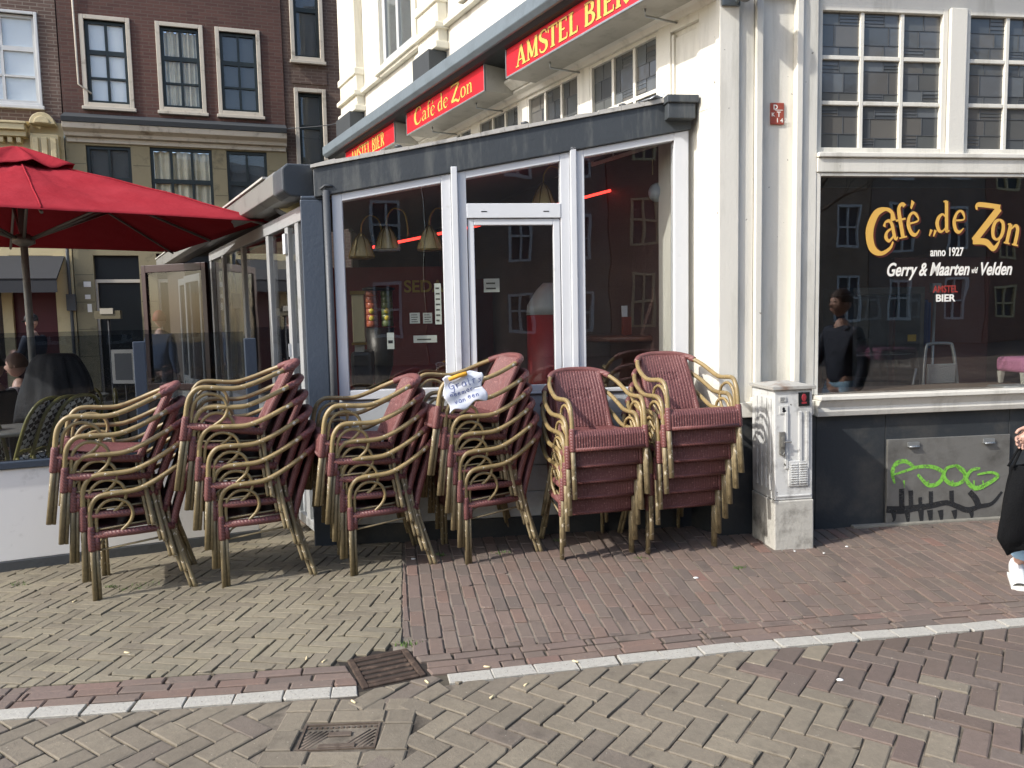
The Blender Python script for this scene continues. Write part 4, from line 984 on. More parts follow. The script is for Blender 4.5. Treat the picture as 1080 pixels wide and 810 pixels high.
# ------------------------------------------------------------------ stacking chairs
M_gold_fr = pm('gold_bamboo_paint', '907d55', .42, metal=.0, objvar=.16, var=.18, scale=9, bump=.003, bscale=30, dirt='6e6044', dth=(.52, .75), dscale=16, chips='cfc7b4', cth=(.66, .675), cscale=30, spec=.6)
M_gold_leg = pm('worn_bamboo_leg', '83765a', .48, objvar=.16, var=.2, scale=9, bump=.003, dirt='5c5038', dth=(.5, .72), dscale=14, chips='c2b8a4', cth=(.62, .64), cscale=30)
m, nt, out = newmat('burgundy_weave'); co = objco(nt)
c = mixc(nt, noise_(nt, co, 14, 5, .6), lin('583232'), lin('784b48')); c = mixc(nt, ramp(nt, noise_(nt, co, 90, 2), .58, .72), c, lin('9c726c'))
pbsdf(nt, out, c, .5, 0, noise_(nt, co, 120, 3), .003, .4); M_weave = m
m, nt, out = newmat('burgundy_wrap'); co = objco(nt)
wv = N(nt, 'ShaderNodeTexWave'); wv.wave_type = 'BANDS'; wv.bands_direction = 'DIAGONAL'; wv.inputs['Scale'].default_value = 34; wv.inputs['Distortion'].default_value = .6; nt.links.new(co, wv.inputs['Vector'])
c = mixc(nt, noise_(nt, co, 16, 4), lin('603838'), lin('875753'))
pbsdf(nt, out, mixc(nt, ramp(nt, wv.outputs['Fac'], .02, .25), mixc(nt, .35, c, (.03, .01, .01, 1)), c), .5, 0, wv.outputs['Fac'], .004, .5); M_wrap = m
HW = .245
def mirror(P, s): return [(p[0]*s, p[1], p[2]) for p in P]
def make_chair():
    t = thing('stacking_armchair', 'x', 'chair')
    # arm and back rail in one bent tube
    half = [(HW, .0, .42), (HW, .0, .51), (HW, .012, .565), (HW+.004, .045, .607), (HW+.008, .1, .622), (HW+.012, .19, .627), (HW+.014, .27, .640), (HW+.012, .36, .682), (HW-.004, .45, .735), (HW-.045, .535, .785), (HW-.09, .572, .808)]
    full = [(-p[0], p[1], p[2]) for p in half]+[(-.06, .597, .824), (0, .600, .825), (.06, .597, .824)]+half[::-1]
    b = MB(); b.tube(smoothpath(full, 5), .0148, 10); b.build('arm_rail', M_gold_fr, t)
    bw = [(-.218, .512, .771), (-.195, .545, .791), (-.165, .570, .805), (-.12, .586, .817), (-.06, .597, .824), (0, .600, .825), (.06, .597, .824), (.12, .586, .817), (.165, .570, .805), (.195, .545, .791), (.218, .512, .771)]
    b = MB(); b.tube(smoothpath(bw, 5), .0215, 10); b.build('rail_wrap', M_wrap, t)
    for s in (-1, 1):
        b = MB(); b.tube([(s*HW, 0, 0), (s*HW, 0, .425)], .015, 10); b.tube([(s*(HW-.003), .025, .0), (s*(HW-.003), .025, .36)], .0105, 8); b.build('leg', M_gold_leg, t)
        b = MB(); b.tube(smoothpath([(s*.19, .435, .42), (s*.2, .455, .3), (s*.222, .5, .14), (s*.238, .54, 0)], 4), .0135, 10); b.tube(smoothpath([(s*.182, .41, .40), (s*.192, .43, .3), (s*.212, .475, .14), (s*.227, .515, 0)], 4), .0105, 8); b.build('leg', M_gold_leg, t)
        lp = [(HW-.006, .03, .40), (HW-.006, .03, .47), (HW-.004, .040, .53), (HW-.002, .085, .577), (HW-.002, .145, .585), (HW-.003, .20, .558), (HW-.004, .222, .50), (HW-.006, .205, .445), (HW-.012, .155, .395)]
        b = MB(); b.tube(smoothpath(mirror(lp, s), 5), .010, 8); b.build('arm_loop', M_gold_fr, t)
        b = MB(); b.tube([(s*HW, .0, .295), (s*HW, .0, .305), (s*HW, .0, .43), (s*HW, .0, .44)], [.018, .021, .021, .018], 10); b.tube([(s*(HW-.003), .028, .30), (s*(HW-.003), .028, .385)], .0165, 8); b.build('leg_wrap', M_wrap, t)
        b = MB(); b.tube([(s*(HW-.006), .0, .385), (s*(HW-.02), .22, .383), (s*.195, .44, .385)], .0225, 9); b.build('seat_rail', M_wrap, t)
        b = MB(); b.tube(smoothpath([(s*(HW-.004), .03, .30), (s*(HW-.008), .05, .345), (s*(HW-.012), .085, .368)], 4), .006, 6); b.tube([(s*(HW-.006), .035, .295), (s*.2, .43, .33)], .0065, 6); b.build('brace', M_gold_leg, t)
        # wrapped back upright
        b = MB(); b.tube(smoothpath([(s*.188, .43, .38), (s*.178, .454, .47), (s*.168, .517, .66), (s*.158, .567, .80)], 4), .0215, 9); b.build('back_upright', M_wrap, t)
    # woven back
    def bk(u, v):
        w_ = .172-.02*v; x = (u*2-1)*w_
        y = .442+.055*v+.072*v**2+.016*(1-(2*u-1)**2)*(.4+.6*v)
        nst = 15; st = abs(sin(pi*u*nst)); rw = 30
        d = .0055*st+.0016*sin(pi*v*rw+(pi if int(u*nst) % 2 else 0))*st
        if .52 < v < .66 and .22 < u < .78 and (int(u*22)+int(v*44)) % 2: d -= .006
        return (x, y-d, .425+.392*v)
    b = MB(); b.grid(bk, 60, 44); b.build('backrest', M_weave, t, solid=.006)
    # woven seat with deep front apron: v runs from the back over the front edge and down
    def st(u, v):
        if v < .72:
            q = v/.72; y = .44-.435*q; z = .425-.012*sin(pi*q)-.01*(1-(2*u-1)**2)*sin(pi*q)
        else:
            q = (v-.72)/.28
            y = .005-.016*min(1, q*5); z = .425-.012*min(1, q*5)-.105*q
        w_ = HW-.014-(.05*(y/.44) if y > 0 else 0); x = (2*u-1)*w_
        if v < .72:
            d = .0022*sin(u*pi*44)*sin(v*pi*60); return (x, y, z+d)
        d = .006*abs(sin(u*pi*26)); return (x, y-d, z)
    b = MB(); b.grid(st, 78, 64); b.build('seat', M_weave, t, solid=.008)
    b = MB(); b.tube([(-HW+.012, -.009, .309), (HW-.012, -.009, .309)], .0145, 8); b.build('apron_rail', M_wrap, t)
    return t
chair0 = make_chair(); used = []
CG = 'woven burgundy armchairs stacked on the pavement'
def stack(px, py, rz, n, sx, step, tilt, labels, gx=0):
    x, y = gnd(px, py); ux, uy = cos(rz), sin(rz)
    ox, oy = x-ux*HW*sx, y-uy*HW*sx; fx, fy = sin(rz), -cos(rz)
    dx = 0
    for k in range(n):
        f_, h, ti = step(k)
        j = random.uniform(-.012, .012) if k else 0; jr = R_(random.uniform(-1.8, 1.8)) if k else 0
        loc = (ox+fx*f_+ux*(j+gx*k), oy+fy*f_+uy*(j+gx*k), h); rot = (-R_(ti), 0, rz+jr)
        if not used:
            used.append(1); chair0.location = loc; chair0.rotation_euler = rot; chair0['label'] = labels[k]; chair0['group'] = CG
        else: dup(chair0, loc, rot, labels[k], CG)
def rzof(dx, dy): return atan2(-dx, dy)
ORD = ['lowest', 'second', 'third', 'fourth', 'fifth', 'sixth']
def labs(n, where, topx):
    L = []
    for k in range(n):
        if k == n-1: L.append('topmost burgundy and gold armchair '+topx)
        elif k == 0: L.append('lowest burgundy armchair on the bricks in the '+where)
        elif k == n-2: L.append('burgundy armchair next below the top in the '+where)
        else: L.append(f'{ORD[k]} burgundy armchair from below in the {where}')
    return L
S1, S2, S3, S4 = rzof(.507, .158)+R_(5), rzof(.497, .139)+R_(5), rzof(.504, .17)+R_(3), rzof(.52, .208)+R_(2)
stack(101, 634, S1, 5, 1, lambda k: (.052*k, .120*k, 1.9*k), 0, labs(5, 'leftmost stack by the white terrace wall', 'of the leftmost stack by the white terrace wall'))
stack(237, 620, S2, 6, 1, lambda k: (.046*k, .124*k, 1.9*k), 0, labs(6, 'stack in front of the blue grey post', 'of the stack in front of the blue grey post'))
stack(372, 608, S3, 5, 1, lambda k: (.050*k, .118*k, 1.9*k), 0, labs(5, 'stack below the lantern lamp window', 'of the stack below the lantern lamp window'))
stack(493, 595, S4, 6, 1, lambda k: (.044*k+(.025 if k == 5 else 0), .118*k+(.02 if k == 5 else 0), 1.7*k+(1 if k == 5 else 0)), 0, labs(6, 'stack with the handwritten note', 'carrying the handwritten note'))
stack(593, 591, R_(14), 5, -1, lambda k: (.055*k, .113*k, 1.5*k), 0, labs(5, 'front stack left of the last', 'of the front facing stack below the right pane'), gx=.004)
x6, y6 = gnd(754, 577); 
stack(754, 577, R_(14), 6, 1, lambda k: (.055*k, .113*k, 1.5*k), 0, labs(6, 'front stack nearest the grey cabinet', 'of the front facing stack nearest the grey cabinet'), gx=.006)

# the note on the fourth stack
def notept(px, py, d): r = ray(px, py); q = r*(d/r.y)+V((0, 0, EYE)); return q
nt_ = thing('paper_note', 'crumpled white note with blue handwriting taped to the top chair', 'note', loc=notept(490, 412, 4.74))
nrm = V((.18, -1, .12)).normalized(); ux = V((1, .18, .0)).normalized(); uz = nrm.cross(ux)*-1
if uz.z < 0: uz = -uz
a_ = R_(11); ex = ux*cos(a_)+uz*sin(a_); ez = -ux*sin(a_)+uz*cos(a_)
def nfn(u, v, l=0):
    wob = .007*sin(u*40+v*17)+.005*sin(v*55-u*20)
    return ex*u+ez*v+nrm*(wob+l)
def note(u, v):
    x = (u-.5)*.245; z = (v-.5)*.20
    x += .012*sin(v*9)*abs(u-.5)*2; z += .014*sin(u*11)*(abs(v-.5)*2)+(.04*(u-.4) if v < .5 else 0)*(1-v)
    return nfn(x, z)
b = MB(); b.grid(note, 26, 22); b.build('sheet', pm('note_paper', 'cdd2dc', .75, var=.05), nt_, solid=.001)
M_ink = pm('blue_ink', '34488f', .6)
b = MB()
def ink(pts, x, z, s, w_=.0036):
    stroke(b, lambda u, v, l: nfn(u, v, .0022+l), [(x+p[0]*s, z+p[1]*s) for p in pts], [w_, w_*.8, w_], .0001, 5)
LTR = {'G': [(.8, .8), (.4, 1), (.05, .6), (.2, .1), (.6, .1), (.75, .45), (.4, .42), (.78, .45), (.6, -.5), (.2, -.45)], 'r': [(.1, .6), (.15, 0), (.2, .45), (.5, .6)], 'a': [(.6, .55), (.2, .6), (.1, .1), (.5, .05), (.6, .5), (.65, 0)], 't': [(.3, 1), (.28, .1), (.5, 0)], '-': [(.05, .65), (.55, .7)], 'i': [(.2, .55), (.2, 0)], 's': [(.6, .55), (.2, .5), (.5, .25), (.1, 0)],
       'n': [(.1, .55), (.12, 0), (.2, .45), (.5, .5), (.55, 0)], 'e': [(.1, .3), (.55, .35), (.3, .6), (.05, .25), (.3, 0), (.6, .1)], 'm': [(.1, .55), (.12, 0), (.2, .5), (.4, .5), (.42, 0), (.5, .5), (.75, .5), (.8, 0)], 'v': [(.05, .55), (.25, 0), (.5, .6)], 'u': [(.1, .55), (.15, .05), (.5, .05), (.55, .55), (.6, 0)]}
for txt, x, z, s in (('Grat-is', -.09, .026, .042), ('neem', -.095, -.02, .03), ('er', .01, -.01, .03), ('van', -.075, -.066, .03), ('een', .01, -.052, .03)):
    for ch in txt:
        ink(LTR[ch], x, z, s)
        x += {'m': 1.05, 'G': 1.05, '-': 0}.get(ch, .82)*s; z += .0008
b.build('handwriting', M_ink, nt_)
b = MB(); c0 = ez*.088-ex*.02; b.tube(smoothpath([c0-ex*.06+nrm*.012, c0+nrm*.022+ez*.008, c0+ex*.055+nrm*.012+ez*.012], 4), .013, 8); b.build('yellow_tape', pm('yellow_cloth_tape', 'd8a030', .6, var=.1, bump=.01), nt_)

# ------------------------------------------------------------------ utility cabinet
M_cab = pm('grey_cabinet_paint', 'cacbc8', .5, var=.08, scale=4, bump=.003, dirt='6c6b66', dth=(.52, .75), dscale=6, chips='56554f', cth=(.7, .715), cscale=22)
ax, ay = gnd(817, 581); bx, by = gnd(857, 579)
CA = atan2(by-ay, bx-ax)+.02; cw, cd, chh = .275, .36, 1.075
cb = thing('utility_cabinet', 'scratched grey street cabinet with stickers between chair stacks and black plinth', 'cabinet', loc=(ax, ay, 0), rz=CA)
CT = MX.Rotation(R_(-.8), 4, 'Y')
b = MB(CT); b.box(0, cw, 0, cd, -.03, .335); b.build('plinth', pm('cabinet_concrete', 'b0aea6', .8, var=.15, scale=6, bump=.006, dirt='5d5b54', dth=(.48, .7)), cb, bev=.008)
b = MB(CT); b.box(.006, cw-.006, .006, cd, .338, chh); b.build('body', M_cab, cb, bev=.006)
b = MB(CT)
for x in (.075, .17, .22): b.box(x, x+.022, -.004, .0055, .55, .93)
b.box(.02, cw-.02, .0, .0055, .36, .372)
b.build('door_ribs', M_cab, cb, bev=.004)
b = MB(CT)
for y in (.05, .12, .19, .26): b.box(-.004, .0055, y, y+.03, .40, 1.02)
b.build('side_ribs', M_cab, cb, bev=.004)
b = MB(CT); b.plan([(-.012, -.012), (cw+.012, -.012), (cw+.012, cd), (-.012, cd)], chh+.001, chh+.022)
b.add([(-.012, -.012, chh+.0225), (cw+.012, -.012, chh+.0225), (cw+.012, cd, chh+.0225), (-.012, cd, chh+.0225), (.1, .15, chh+.05), (.16, .15, chh+.05)], [(0, 1, 5, 4), (1, 2, 5), (2, 3, 4, 5), (3, 0, 4)]); b.build('roof', pm('cabinet_roof', 'a5a49e', .6, var=.12, dirt='7d6a5c', dth=(.5, .7), dscale=8), cb, bev=.003)
b = MB(CT)
b.box(.10, .235, -.003, .0055, .43, .60)
for i in range(9):
    for x in (.112, .172): b.box(x, x+.05, -.009, -.0035, .447+i*.016, .455+i*.016)
b.build('vent', M_cab, cb, bev=.002)
b = MB(CT); b.box(.035, .07, -.012, .0055, .65, .80); b.box(.042, .062, -.028, -.0125, .70, .77); b.tube([(.053, -.028, .735), (.105, -.034, .735)], .005, 6); b.tube([(.035, -.016, .665), (.05, -.016, .645), (.068, -.016, .665)], .006, 6); b.build('handle', M_steel, cb, bev=.003)
b = MB(CT); b.box(.17, .245, -.0015, .0053, .965, 1.055); s1 = b.build('sticker', pm('black_sticker', '15191a', .4), cb)
b = MB(CT); b.ell((.207, -.0017, 1.02), (.018, .0012, .026), 10, 6); b.box(.19, .224, -.0028, -.0017, .98, .992); b.build('sticker_print', pm('red_print', '8e2c34', .5), s1)
b = MB(CT); b.box(.04, .095, -.001, .0053, .92, .972); s2 = b.build('sticker', pm('white_sticker', 'c9cac6', .5), cb)
b = MB(CT); b.ell((.066, -.0012, .95), (.01, .0012, .013), 8, 5); b.ell((.07, -.0012, .936), (.014, .0012, .009), 8, 5); b.build('sticker_print', M_black, s2)
b = MB(CT); b.box(.04, .085, -.001, .0053, 1.0, 1.03); s3 = b.build('sticker', pm('grey_sticker', 'b5b6b2', .5), cb)
b = MB(CT)
for z in (1.006, 1.014, 1.022): b.box(.045, .045+random.uniform(.02, .035), -.0022, -.0012, z, z+.003)
b.build('sticker_print', pm('grey_print', '5a5b5c', .6), s3)

# ------------------------------------------------------------------ terrace windscreen
ws = thing('glass_windscreen', 'low white windscreen wall with blue grey rails and smoked glass beside the terrace', 'windscreen', (FW.to_translation().x, FW.to_translation().y, 0))
TWM = MX.Translation(-FW.to_translation()) @ FW
M_wwall = pm('white_panel', 'ececea', .5, var=.04, bump=.0008, scale=3, dirt='9a9a92', dth=(.55, .85), dscale=4)
b = MB(TWM); b.box(-3, 1.62, .0, .05, .07, .672); b.build('lower_panel', M_wwall, ws, bev=.004)
b = MB(TWM); b.box(-3, 1.63, -.006, .05, -.03, .068); b.build('base_rail', M_pipe, ws, bev=.004)
b = MB(TWM); b.box(-3, 1.62, -.018, .06, .675, .722); b.build('rail', M_bluegrey, ws, bev=.005)
b = MB(TWM); b.box(.86, .935, -.02, .055, .723, 1.475); b.build('post', M_bluegrey, ws, bev=.005)
b = MB(TWM); b.box(1.58, 1.66, -.02, .055, .723, 1.475); b.build('post', M_bluegrey, ws, bev=.005)
b = MB(TWM); b.box(-3, .858, .015, .022, .7225, 1.525); b.build('glass', G_smoke, ws)
b = MB(TWM); b.box(.937, 1.578, .015, .022, .7225, 1.525); b.build('glass', G_smoke, ws)

# ------------------------------------------------------------------ umbrella
side = 1.65
uc = V((-4.33, 7.03, 0)); ua = R_(36)
um = thing('terrace_parasol', 'large red square parasol over the terrace tables', 'parasol', loc=uc, rz=ua)
m, nt, out = newmat('red_canvas'); co = objco(nt)
c = mixc(nt, noise_(nt, co, 3.5, 6), lin('962a33'), lin('ab4048'))
b1 = N(nt, 'ShaderNodeBsdfDiffuse'); nt.links.new(c, b1.inputs[0]); b2 = N(nt, 'ShaderNodeBsdfTranslucent'); nt.links.new(mixc(nt, .5, c, (.1, .005, .01, 1)), b2.inputs[0])
bp = N(nt, 'ShaderNodeBump'); bp.inputs['Distance'].default_value = .03; bp.inputs['Strength'].default_value = .6; nt.links.new(noise_(nt, co, 4, 6, .6), bp.inputs['Height']); nt.links.new(bp.outputs[0], b1.inputs['Normal'])
mx = N(nt, 'ShaderNodeMixShader'); mx.inputs[0].default_value = .2; nt.links.new(b1.outputs[0], mx.inputs[1]); nt.links.new(b2.outputs[0], mx.inputs[2]); nt.links.new(mx.outputs[0], out.inputs[0]); M_red = m
ZR, ZA = 2.43, 3.08
def canopy(ang, r):
    """square canopy: 8 ribs, cloth sagging a little between them"""
    q = ang % (pi/2)-pi/4; rad = side/max(abs(cos(ang)), abs(sin(ang)))
    sag = (.5-.5*cos(8*ang))
    z = ZA+(ZR-ZA)*r**1.08-.05*sag*sin(pi*min(1, r*.9))
    z += .02*sag*r+.006*sin(ang*37+r*9)*sin(pi*r)+.005*sin(ang*11-r*23)*sin(pi*r)
    return (rad*r*cos(ang), rad*r*sin(ang), z-(0))
b = MB(); n = 96
b.grid(lambda u, v: canopy(u*2*pi, .02+.98*v), n, 18)
b.build('canopy', M_red, um, solid=.003)
b = MB()
for k in range(8):
    a = k*pi/4; P_ = [canopy(a, .08+.9*i/12) for i in range(13)]; b.tube([(x, y, z+.006) for x, y, z in P_], .007, 5)
b.build('canopy_seams', M_red, um)
b = MB()
def capf(u, v):
    a = u*2*pi; r = .02+v*.22; x, y, z = canopy(a, r); return (x, y, z+.05+.05*(1-v)+.02*sin(a*8)*v+.012*sin(a*13)*v)
b.grid(capf, 64, 8); b.build('vent_cap', M_red, um, solid=.003)
M_rib = pm('grey_rib', '77736d', .4, metal=.5)
for k in range(8):
    a = k*pi/4; p = [canopy(a, r) for r in (.06, .5, .98)]; p = [(x, y, z-.03) for x, y, z in p]
    b = MB(); b.tube(p, .013, 6); b.tube([(.05*cos(a), .05*sin(a), 2.36), p[1]], .013, 6); b.build('rib', M_rib, um)
b = MB(); b.lathe([(.03, 2.30), (.09, 2.33), (.09, 2.38), (.05, 2.41)], 14); b.build('hub', M_rib, um)
b = MB(); b.lathe([(.03, 0), (.03, 3.1)], 12); b.build('pole', M_steel, um)
b = MB(); b.box(-.4, .4, -.4, .4, .0, .08); b.build('base', M_pipe, um, bev=.02)
# round sign leaning over the veranda roof corner
x, z = onpl(FE, 318, 182, .8)
t = thing('round_sign', 'pale round sign with dark rim peeking over the veranda roof corner', 'sign', M=FE @ MX.Translation((x, .8, z-.16)))
b = MB(MX.Rotation(R_(60), 4, 'X')); b.lathe([(.24, -.03), (.26, .0), (.24, .03)], 28); b.build('rim', M_pipe, t); b = MB(MX.Rotation(R_(60), 4, 'X')); b.lathe([(.235, .031), (.1, .045)], 28); b.build('face', pm('pale_yellow', 'd8cf9e', .4), t)

# ------------------------------------------------------------------ houses across the terrace
TB = MX.Translation(-FB.to_translation()) @ FB
def house(label, name='brick_house', cat='house'):
    return thing(name, label, cat, (FB.to_translation().x, FB.to_translation().y, 0))
BR1 = brickmat('dark_brick', '5f4038', '523630', '5e4e46', .21, .062, .007)
BR0 = brickmat('brown_brick', '6c564c', '5d483f', '82766b', .21, .062, .008)
BR2 = brickmat('grey_brown_brick', '6e5a50', '604d44', '7a6c61', .21, .062, .008)
M_cream = pm('cream_woodwork', 'c3b48c', .5, var=.08, dirt='8f8262', dth=(.55, .85))
M_stone = pm('pale_stone_surround', 'bdb5a6', .6, var=.08, dirt='8a8070')
M_olive = pm('olive_stone', '8a8064', .7, var=.08, dirt='6d6650')
M_green = pm('black_green_sash', '1c2523', .4)
M_swh = pm('white_sash', 'c5c6c4', .45)
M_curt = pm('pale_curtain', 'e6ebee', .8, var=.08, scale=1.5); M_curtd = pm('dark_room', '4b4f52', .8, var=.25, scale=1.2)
M_drape = pm('cream_drape', 'd8cfb6', .8, var=.35, scale=5)
def window(h, x0, x1, z0, z1, fm, cols, rowz, back, y=.08, sur=None, sw=.1, M=None):
    """sash in a recess: surround, frame with bars, pane, what hangs behind"""
    M = M or TB
    if sur:
        b = MB(M); b.box(x0-sw, x0, -.03, y, z0-sw, z1+sw); b.box(x1, x1+sw, -.03, y, z0-sw, z1+sw); b.box(x0, x1, -.03, y, z1, z1+sw); b.box(x0, x1, -.03, y, z0-sw, z0); b.box(x0-sw-.03, x1+sw+.03, -.07, .0, z0-sw-.06, z0-sw); s = b.build('window_surround', sur, h, bev=.008)
    b = MB(M); w_ = .055
    b.box(x0, x0+w_, y-.03, y+.04, z0, z1); b.box(x1-w_, x1, y-.03, y+.04, z0, z1); b.box(x0+w_, x1-w_, y-.03, y+.04, z0, z0+w_); b.box(x0+w_, x1-w_, y-.03, y+.04, z1-w_, z1)
    for i in range(1, cols):
        x = x0+(x1-x0)*i/cols; b.box(x-.022, x+.022, y-.02, y+.03, z0+w_, z1-w_)
    for j, r in enumerate(rowz):
        z = z0+(z1-z0)*r
        for i in range(cols):
            xa = x0+(x1-x0)*i/cols+(.0222 if i else w_); xb = x0+(x1-x0)*(i+1)/cols-(.0222 if i < cols-1 else w_)
            b.box(xa, xb, y-.025, y+.035, z-(.04 if j == 0 else .018), z+(.04 if j == 0 else .018))
    f = b.build('window', fm, h)
    b = MB(M); b.box(x0+w_, x1-w_, y+.005, y+.011, z0+w_, z1-w_); b.build('pane', G_clear, f)
    b = MB(M)
    if back is M_drape: b.grid(lambda u, v: (x0+w_+(x1-x0-2*w_)*u, y+.06+.03*sin(u*40)+.02*sin(u*23), z0+w_+(z1-z0-2*w_)*v), 60, 2)
    else: b.box(x0+w_, x1-w_, y+.025, y+.032, z0+w_, z1-w_)
    b.build('curtain', back, f); return f
def wall_holes(h, x0, x1, z0, z1, holes, mat, th=.3, name='wall', M=None, y0=0):
    """wall slab around rectangular openings, cut into strips"""
    xs = sorted({x0, x1, *[a for q in holes for a in q[:2]]}); b = MB(M or TB)
    for a, c in zip(xs[:-1], xs[1:]):
        zc = z0
        for q in sorted([q for q in holes if q[0] <= a+1e-6 and q[1] >= c-1e-6], key=lambda q: q[2]):
            if q[2] > zc: b.box(a, c, y0, y0+th, zc, q[2])
            zc = q[3]
        if zc < z1: b.box(a, c, y0, y0+th, zc, z1)
    return b.build(name, mat, h)
# yellow-fronted house
h0 = house('brown brick house with white sash windows above a cream shopfront and dark awning', 'shop_house')
hs = [(-1.93, -.84, 5.52, 7.04), (-4.0, -2.9, 5.52, 7.04)]
wall_holes(h0, -6.5, -.50, 5.2, 11, hs, BR0)
for q in hs: window(h0, *q, M_swh, 2, (.62, .31), M_curt, sur=M_swh, sw=.05)
b = MB(TB); b.box(-6.5, -.5, .0, .3, 2.85, 5.2); b.box(-6.5, -6.2, .0, .3, 0, 2.85); b.box(-.80, -.5, -.02, .3, 0, 2.85); b.box(-1.66, -1.5, .0, .3, 0, 2.85); b.build('shop_front', M_cream, h0)
b = MB(TB); b.box(-6.5, -1.05, -.28, .0, 5.0, 5.1); b.box(-6.5, -1.05, -.2, .0, 4.9, 4.998); b.box(-6.5, -1.1, -.1, .0, 4.42, 4.5)
for i in range(40): b.box(-6.4+i*.133, -6.33+i*.133, -.16, -.001, 4.80, 4.895)
b.prof([(-.3, 5.1), (-.3, 5.14), (.0, 5.2), (.0, 5.1)], -6.5, -1.02)
b.build('cornice', M_cream, h0, bev=.008)
b = MB(TB); hd_ = [(-.78+.2*cos(pi*i/14), 5.12+.2*sin(pi*i/14)) for i in range(15)]; b.prism(hd_, -.26, -.02)
b.prism([(-.78+.12*cos(pi*i/14), 5.13+.12*sin(pi*i/14)) for i in range(15)], -.29, -.262); b.build('cornice_scroll', M_cream, h0, bev=.01)
b = MB(TB); b.box(-1.0, -.56, -.16, -.001, 4.36, 4.97); 
for x in (-.96, -.82, -.68): b.box(x, x+.09, -.2, -.161, 4.4, 4.9)
b.box(-1.04, -.52, -.22, .0, 4.25, 4.355); b.build('console', M_cream, h0, bev=.01)
b = MB(TB); b.box(-1.5, -.802, .1, .16, 0, 2.2); b.box(-6.2, -1.66, .1, .16, 0, .8); b.build('door', M_burg, h0)
b = MB(TB); b.box(-6.2, -1.66, .1, .12, .8, 2.8); b.build('shop_window', G_dark, h0); b = MB(TB); b.box(-6.2, -.8, .5, .55, 0, 2.85); b.build('shop_room', M_dark, h0)
b = MB(TB); b.prof([(-.02, 2.84), (-.02, 2.80), (-.78, 2.36), (-.80, 2.40)], -6.4, -.62); b.prof([(-.79, 2.365), (-.80, 2.16), (-.785, 2.16), (-.775, 2.36)], -6.4, -.62); b.build('awning', pm('charcoal_awning', '2a2c30', .8, var=.12), h0)
b = MB(TB); b.tube([(-.56, -.06, 0), (-.56, -.06, 4.3)], .03, 8); b.box(-.62, -.47, -.14, -.02, 1.85, 2.15); b.tube([(-.55, -.08, 2.15), (-.57, -.08, 2.9)], .015, 6); b.build('meter_box', M_pipe, h0, bev=.006)
# middle house
h1 = house('dark red brick house with dark sash windows above olive stone shopfront', 'brick_house')
up = [(-.06, .62, 5.60, 7.06), (1.19, 1.86, 5.60, 7.06), (2.22, 2.88, 5.60, 7.06), (-.06, .62, 8.3, 9.8), (1.19, 1.86, 8.3, 9.8), (2.22, 2.88, 8.3, 9.8)]
wall_holes(h1, -.48, 3.36, 5.3, 11, up, BR1)
for i, q in enumerate(up): window(h1, *q, M_green, 2, (.62, .31), (M_curt, M_drape, M_curtd)[i % 3], sur=M_stone, sw=.075)
b = MB(TB); b.prof([(-.32, 5.18), (-.34, 5.26), (.0, 5.40), (.0, 5.18)], -.47, 3.36); b.build('lead_cap', pm('dark_lead', '3a3e41', .6), h1)
b = MB(TB); b.prof([(-.3, 5.175), (-.28, 5.08), (-.16, 5.03), (-.14, 4.97), (.0, 4.97), (.0, 5.175)], -.47, 3.36); b.box(-.45, 3.34, -.05, .0, 4.88, 4.965); b.build('cornice', M_stone, h1, bev=.006)
lw = [(-.16, .58, 3.75, 4.84), (.90, 1.98, 3.75, 4.86), (2.24, 2.98, 3.75, 4.86)]
dw = [(-.16, .60, .0, 2.86), (.90, 2.0, .0, 2.9), (2.24, 3.0, 0, 2.9)]
wall_holes(h1, -.48, 3.36, 0, 4.97, lw+dw, M_olive)
for q, c_, bk_ in zip(lw, (2, 3, 2), (M_curtd, M_drape, M_curtd)): window(h1, *q, M_green, c_, (.45,), bk_, sur=None)
for x0, x1, z0, z1 in dw:
    b = MB(TB); b.box(x0, x1, .12, .17, 0, z1); b.build('shop_door', pm('green_black_door', '141b1c', .35), h1); b = MB(TB); b.box(x0, x1, .05, .118, 2.36, 2.42); b.box(x0, x0+.04, .05, .118, 0, 2.36); b.build('door_frame', M_stone, h1)
b = MB(TB)
for z in (.5, 1.0, 1.5, 2.0, 2.5, 3.0, 3.5, 4.0, 4.5):
    for x0, x1 in ((-.475, -.17), (.61, .89), (2.01, 2.23), (3.01, 3.355)): b.box(x0, x1, -.002, .001, z, z+.012)
b.build('stone_joints', pm('joint_shadowless', '5f5a48', .8), h1)
for q in ((-.34, -.22, -.012, -.0025, 2.28, 2.38), (-.33, -.24, -.012, -.0025, 2.06, 2.14), (-.30, -.23, -.02, -.0025, 1.82, 1.97)):
    b = MB(TB); b.box(*q); b.build('number_plate', M_swhite, h1)
b = MB(TB); b.box(.72, .82, -.12, -.003, 2.5, 2.6); b.build('security_lamp', M_black, h1, bev=.01)
b = MB(TB); b.tube([(.0, -.03, 5.75), (-.2, -.03, 5.9), (-.22, -.03, 9)], .018, 6); b.build('drain_pipe', M_stone, h1)
# third house behind the cafe corner
h2 = house('narrow grey brown brick house with tall dark windows beside the cream cafe', 'brick_house')
ws_ = [(3.62, 4.08, 4.62, 6.05), (3.60, 4.08, 6.72, 8.4), (4.62, 5.3, 4.62, 6.05), (4.62, 5.3, 6.72, 8.4), (6.0, 6.7, 4.62, 6.05), (6.0, 6.7, 6.72, 8.4)]
wall_holes(h2, 3.37, 9.5, 0, 11, ws_, BR2, y0=.05)
for q in ws_: window(h2, *q, M_green, 1, (.55,), M_curtd, y=.12, sur=M_stone, sw=.075)
b = MB(TB)
for i in range(24): b.box(3.52+i*.028, 3.544+i*.028, .02, .049, 6.22, 6.48)
b.build('brick_lintel', BR2, h2)
